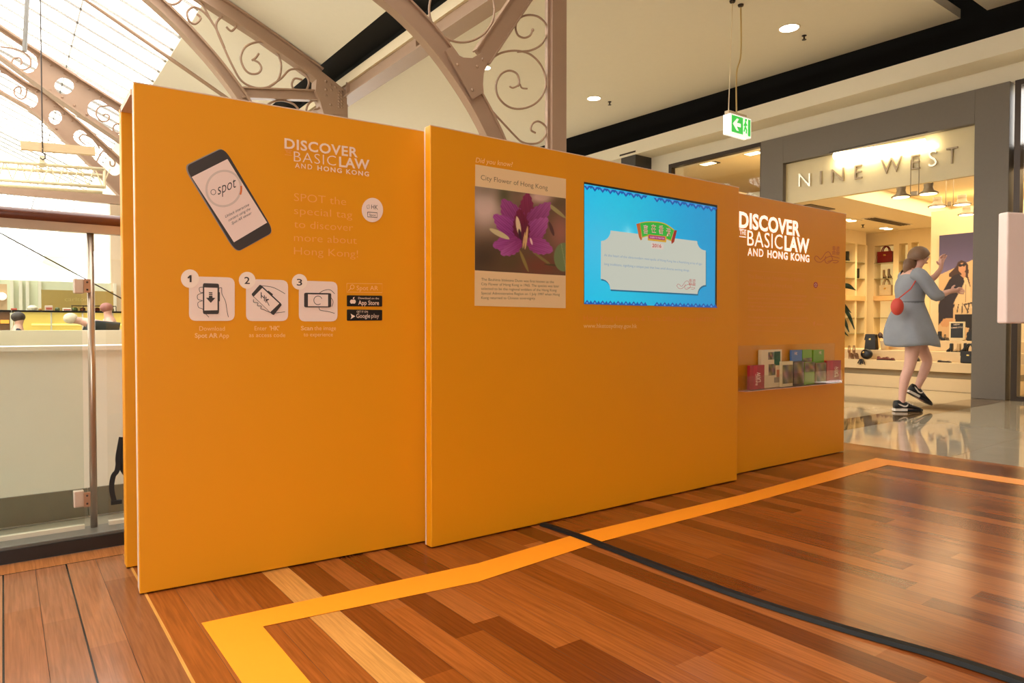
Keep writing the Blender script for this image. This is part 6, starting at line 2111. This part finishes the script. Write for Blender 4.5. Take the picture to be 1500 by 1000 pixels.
# face
mb = MB()
mb.lathe(fw(hx + .075, 0, hz - .0), [(.004, .045), (.009, .02), (.016, 0), (.013, -.012), (.003, -.02)], n=10)
mb.build('nose', M_SKIN, PE, smooth=True)
for s in (-1, 1):
    MB().ball(fw(hx + .072, s * .031, hz + .012), (.011, .014, .009), 10, 8).build('eye', mat('eye_white', (236, 230, 222), .3, noise=0), PE)
    MB().ball(fw(hx + .082, s * .031, hz + .012), .006, 8, 6).build('iris', M_BLK, PE)
    MB().tube([fw(hx + .074, s * .018, hz + .03), fw(hx + .078, s * .032, hz + .034), fw(hx + .066, s * .05, hz + .029)], .004, 6).build('eyebrow', M_HAIR, PE)
    MB().ball(fw(hx - .0, s * .078, hz + .004), (.02, .009, .03), 10, 8).build('ear', M_SKIN, PE, smooth=True)
MB().tube([fw(hx + .066, -.024, hz - .046), fw(hx + .076, 0, hz - .044), fw(hx + .066, .024, hz - .046)], .006, 8).build('mouth', mat('lips', (176, 104, 98), .5, noise=0), PE)
# hair: cap plus a tied tail
mb = MB()
vs, fs = [], []
n, mm = 24, 12
for i in range(mm + 1):
    th = PI * .62 * i / mm
    for j in range(n):
        ph = 2 * PI * j / n
        front = max(0, math.cos(ph))
        t2 = th * (1 - .38 * front)
        r = (.105, .094, .105)
        vs.append(fw(hx - .008 + r[0] * math.sin(t2) * math.cos(ph), r[1] * math.sin(t2) * math.sin(ph), hz + .02 + r[2] * math.cos(t2)))
for i in range(mm):
    for j in range(n):
        fs.append((i * n + j, i * n + (j + 1) % n, (i + 1) * n + (j + 1) % n, (i + 1) * n + j))
mb.add(vs, fs)
mb.build('hair', M_HAIR, PE, smooth=True)
hb = skinned('hair_length', {'a': ((hx - .075, 0, hz + .0), .05, .07), 'b': ((hx - .10, 0, hz - .06), .05, .075), 'c': ((hx - .11, 0, hz - .13), .035, .06), 'd': ((hx - .115, 0, hz - .18), .012, .03)}, [('a', 'b'), ('b', 'c'), ('c', 'd')], M_HAIR, PE, Mw)
# dress: bodice, flared skirt and sleeves
def rings(rows, n=28, wave=0.0):
    vs, fs = [], []
    for (cx, cz, rx, ry, wv) in rows:
        for j in range(n):
            a = 2 * PI * j / n
            k = 1 + wv * math.sin(5 * a + cz * 7)
            vs.append(fw(cx + rx * math.cos(a) * k, ry * math.sin(a) * k, cz + wv * .12 * math.sin(3 * a)))
    for i in range(len(rows) - 1):
        for j in range(n):
            fs.append((i * n + j, i * n + (j + 1) % n, (i + 1) * n + (j + 1) % n, (i + 1) * n + j))
    return vs, fs
def row(px0, px1, py, ry, wv=0.0):
    a, b = q(px0, py)[0], q(px1, py)[0]
    return ((a + b) / 2, q(0, py)[2], (b - a) / 2, ry, wv)
vs, fs = rings([row(1328, 1346, 397, .09), row(1319, 1352, 402, .15), row(1313, 1352, 412, .175), row(1311, 1351, 424, .165), row(1313, 1349, 436, .145), row(1313, 1348, 443, .14), row(1309, 1352, 452, .165, .02), row(1302, 1358, 468, .20, .05), row(1298, 1362, 484, .235, .08), row(1297, 1366, 497, .26, .10), row(1299, 1366, 506, .265, .11)])
dr = MB().add(vs, fs).build('dress', M_DRESS, PE, smooth=True, sub=1)
sd_ = dr.modifiers.new('cloth', 'SOLIDIFY')
sd_.thickness = .006
MB().add(*rings([row(1312.5, 1348.5, 441.5, .146), row(1312.5, 1348.5, 445, .146)])).build('belt', mat('belt_grey', (92, 94, 100), .6, noise=.1), PE, smooth=True)
for sgn, a, b, c in ((-1, J['shR'][0], J['elR'][0], J['foR'][0]), (1, J['shL'][0], J['elL'][0], J['foL'][0])):
    a, b, c = Vector(a), Vector(b), Vector(c)
    e_ = b.lerp(c, .5)
    MB().tube([fw(*v) for v in spline([tuple(a + Vector((-.01, -sgn * .05, .02))), tuple(a), tuple(a.lerp(b, .5)), tuple(b), tuple(e_)], 4)], [.074, .072, .071, .07, .068, .066, .065, .064, .063, .062, .060, .058, .057, .056, .055, .055, .055], 14, cap=False).build('sleeve', M_DRESS, PE, smooth=True)
# sneakers
def sneaker(px, py, tilt, y, nm):
    """heel at pixel px, sole at py"""
    ox, _, oz = q(px, py)
    ca, sa = math.cos(tilt), math.sin(tilt)
    L_ = .265
    P = lambda u, v, w: fw(ox + (u * ca + v * sa) * 1.0, y + w, oz + (-u * sa + v * ca))
    sc = [(-.01, .075, .11, .033), (.03, .095, .115, .037), (.075, .088, .11, .039), (.12, .07, .088, .041), (.17, .055, .066, .044), (.215, .04, .05, .042), (.25, .03, .037, .032), (.262, .022, .03, .018)]
    n = 14
    vs, fs = [], []
    for u, hm, hc, w in sc:
        for j in range(n):
            a = 2 * PI * j / n
            vs.append(P(u, .02 + (hc - .02) / 2 + (hc - .02) / 2 * math.sin(a), w * math.cos(a) * (1 - .18 * max(0, math.sin(a)))))
    for i in range(len(sc) - 1):
        for j in range(n):
            fs.append((i * n + j, i * n + (j + 1) % n, (i + 1) * n + (j + 1) % n, (i + 1) * n + j))
    fs.append(tuple(range(n)))
    fs.append(tuple((len(sc) - 1) * n + j for j in range(n)))
    sh = MB().add(vs, fs).build('sneaker', M_SHOE, PE, nm, smooth=True)
    out = [(-.018, -.03), (-.018, .03), (.05, .04), (.15, .046), (.23, .044), (.268, .02), (.268, -.02), (.23, -.044), (.15, -.046), (.05, -.04)]
    MB().prism([P(u, 0.002, w) for u, w in out], P(0, .026, 0) - P(0, .002, 0)).build('sole', M_SHOE, sh, bevel=.005)
    MB().prism([P(u, .006, w * 1.04) for u, w in ((-.02, -.03), (-.02, .03), (.05, .041), (.1, .043), (.1, -.043), (.05, -.041))], P(0, .034, 0) - P(0, .008, 0)).build('heel_wedge', M_SHW, sh, 'white heel of the sole', bevel=.004)
    for s in (-1, 1):
        tick = [(.0, .085), (.02, .068), (.06, .05), (.085, .05), (.10, .06), (.105, .082), (.095, .072), (.08, .062), (.055, .066), (.03, .078)]
        MB().prism([P(u, v, s * .0425 * (1 - max(0, (v - .06)) * 1.2)) for u, v in tick], P(0, 0, s * .004) - P(0, 0, 0)).build('side_mark', M_SHW, sh, 'white curved tick on the side')
    lc = MB()
    for i in range(4):
        u = .09 + i * .024
        lc.tube([P(u, .098 - i * .011, -.025), P(u + .004, .109 - i * .012, 0), P(u, .098 - i * .011, .025)], .004, 6)
    lc.build('laces', M_SHW, sh)
    return sh
sneaker(1305, 601.0, 0, -.08, 'black sneaker flat on the floor')
sneaker(1337, 577, .5, .085, 'black sneaker lifted behind')
# red bag at her back
mb = MB()
bb = q(1297, 450)
mb.ball(fw(bb[0], -.19, bb[2]), (.05, .06, .085), 14, 10)
mb.build('shoulder_bag', mat('red_cloth', (196, 66, 52), .6, noise=.1), PE, 'small red bag at the hip', smooth=True)
MB().tube([fw(bb[0], -.19, bb[2] + .07), fw(*q(1316, 425, -.185)), fw(*q(1332, 403, -.15))], .006, 8).build('bag_strap', MATS['red_cloth'], PE)

# ---- people in the cafe (seen only above the parapet)
def cafe_person(px, label, top, cloth, hair, lean, yy, skin=(206, 160, 140), bent=False):
    p0 = on_y(px, 485, yy)
    o = thing('person', label, 'person', (p0.x, yy, 0))
    zh = on_y(px, top, yy).z
    M2 = Matrix.Translation(Vector((p0.x, yy, 0)))
    ms = mat('skin_%d' % skin[0], skin, .5, noise=.04)
    k = zh - .12
    Jn = {'pel': ((0, 0, k - .62), .13, .17), 'bel': ((lean * .3, 0, k - .42), .11, .15), 'che': ((lean * .6, 0, k - .22), .115, .17), 'nec': ((lean * .9, 0, k - .06), .05, .05), 'hea': ((lean, 0, k + .03), .085, .078), 'cro': ((lean, 0, k + .07), .06, .06),
          'sR': ((lean * .7 - .02, -.19, k - .16), .055, .055), 'eR': ((lean * .7 + .08, -.24, k - .42), .042, .042), 'hR': ((lean * .7 + .28, -.16, k - .45), .03, .03),
          'sL': ((lean * .7 - .02, .19, k - .16), .055, .055), 'eL': ((lean * .7 + .08, .24, k - .42), .042, .042), 'hL': ((lean * .7 + .28, .16, k - .45), .03, .03),
          'kR': ((.4, -.1, k - .64), .075, .075), 'fR': ((.42, -.1, .028), .045, .045), 'kL': ((.4, .1, k - .64), .075, .075), 'fL': ((.42, .1, .028), .045, .045)}
    if zh > 1.45:
        Jn.update({'kR': ((.02, -.1, k * .45), .065, .065), 'fR': ((0, -.1, .028), .045, .045), 'kL': ((.02, .1, k * .45), .065, .065), 'fL': ((0, .1, .028), .045, .045)})
    if bent:
        Jn.update({'pel': ((.62, 0, k - .38), .13, .17), 'bel': ((.42, 0, k - .2), .12, .16), 'che': ((.16, 0, k - .08), .125, .18), 'nec': ((-.02, 0, k - .03), .05, .05), 'hea': ((-.14, 0, k - .03), .08, .075), 'cro': ((-.16, 0, k - .0), .06, .06),
                   'sR': ((.1, -.19, k - .08), .06, .06), 'eR': ((.0, -.24, k - .36), .042, .042), 'hR': ((-.2, -.16, k - .4), .03, .03), 'sL': ((.1, .19, k - .08), .06, .06), 'eL': ((.0, .24, k - .36), .042, .042), 'hL': ((-.2, .16, k - .4), .03, .03),
                   'kR': ((.18, -.1, k - .62), .075, .075), 'kL': ((.18, .1, k - .62), .075, .075), 'fR': ((.22, -.1, .028), .045, .045), 'fL': ((.22, .1, .028), .045, .045)})
    Ee = [('pel', 'bel'), ('bel', 'che'), ('che', 'nec'), ('nec', 'hea'), ('hea', 'cro'), ('che', 'sR'), ('sR', 'eR'), ('eR', 'hR'), ('che', 'sL'), ('sL', 'eL'), ('eL', 'hL'), ('pel', 'kR'), ('kR', 'fR'), ('pel', 'kL'), ('kL', 'fL')]
    skinned('body', Jn, Ee, ms, o, M2)
    grow = {kk: (v[0], v[1] * 1.14, v[2] * 1.14) for kk, v in Jn.items() if kk not in ('nec', 'hea', 'cro', 'hR', 'hL')}
    skinned('clothing', grow, [e for e in Ee if e[0] in grow and e[1] in grow], mat('cloth_%d_%d_%d' % cloth, cloth, .8, noise=.1), o, M2)
    MB().ball(M2 @ Vector((-.165, 0, k - .0) if bent else (lean - .015, 0, k + .065)), (.098, .092, .085), 16, 10).build('hair', mat('hair_%d' % hair[0], hair, .6, noise=.2), o, smooth=True)
    return o
cafe_person(122, 'pale-haired seated person in a dark jacket in front of the yellow counter', 455, (44, 48, 44), (222, 206, 182), .18, 12.6, bent=True)
cafe_person(168, 'seated person in pale clothing at the right end of the yellow counter', 446, (222, 196, 184), (150, 96, 84), -.1, 13.2)
cafe_person(23, 'person in dark blue clothing near the left end of the yellow counter', 459, (40, 46, 66), (60, 50, 44), .05, 13.6)
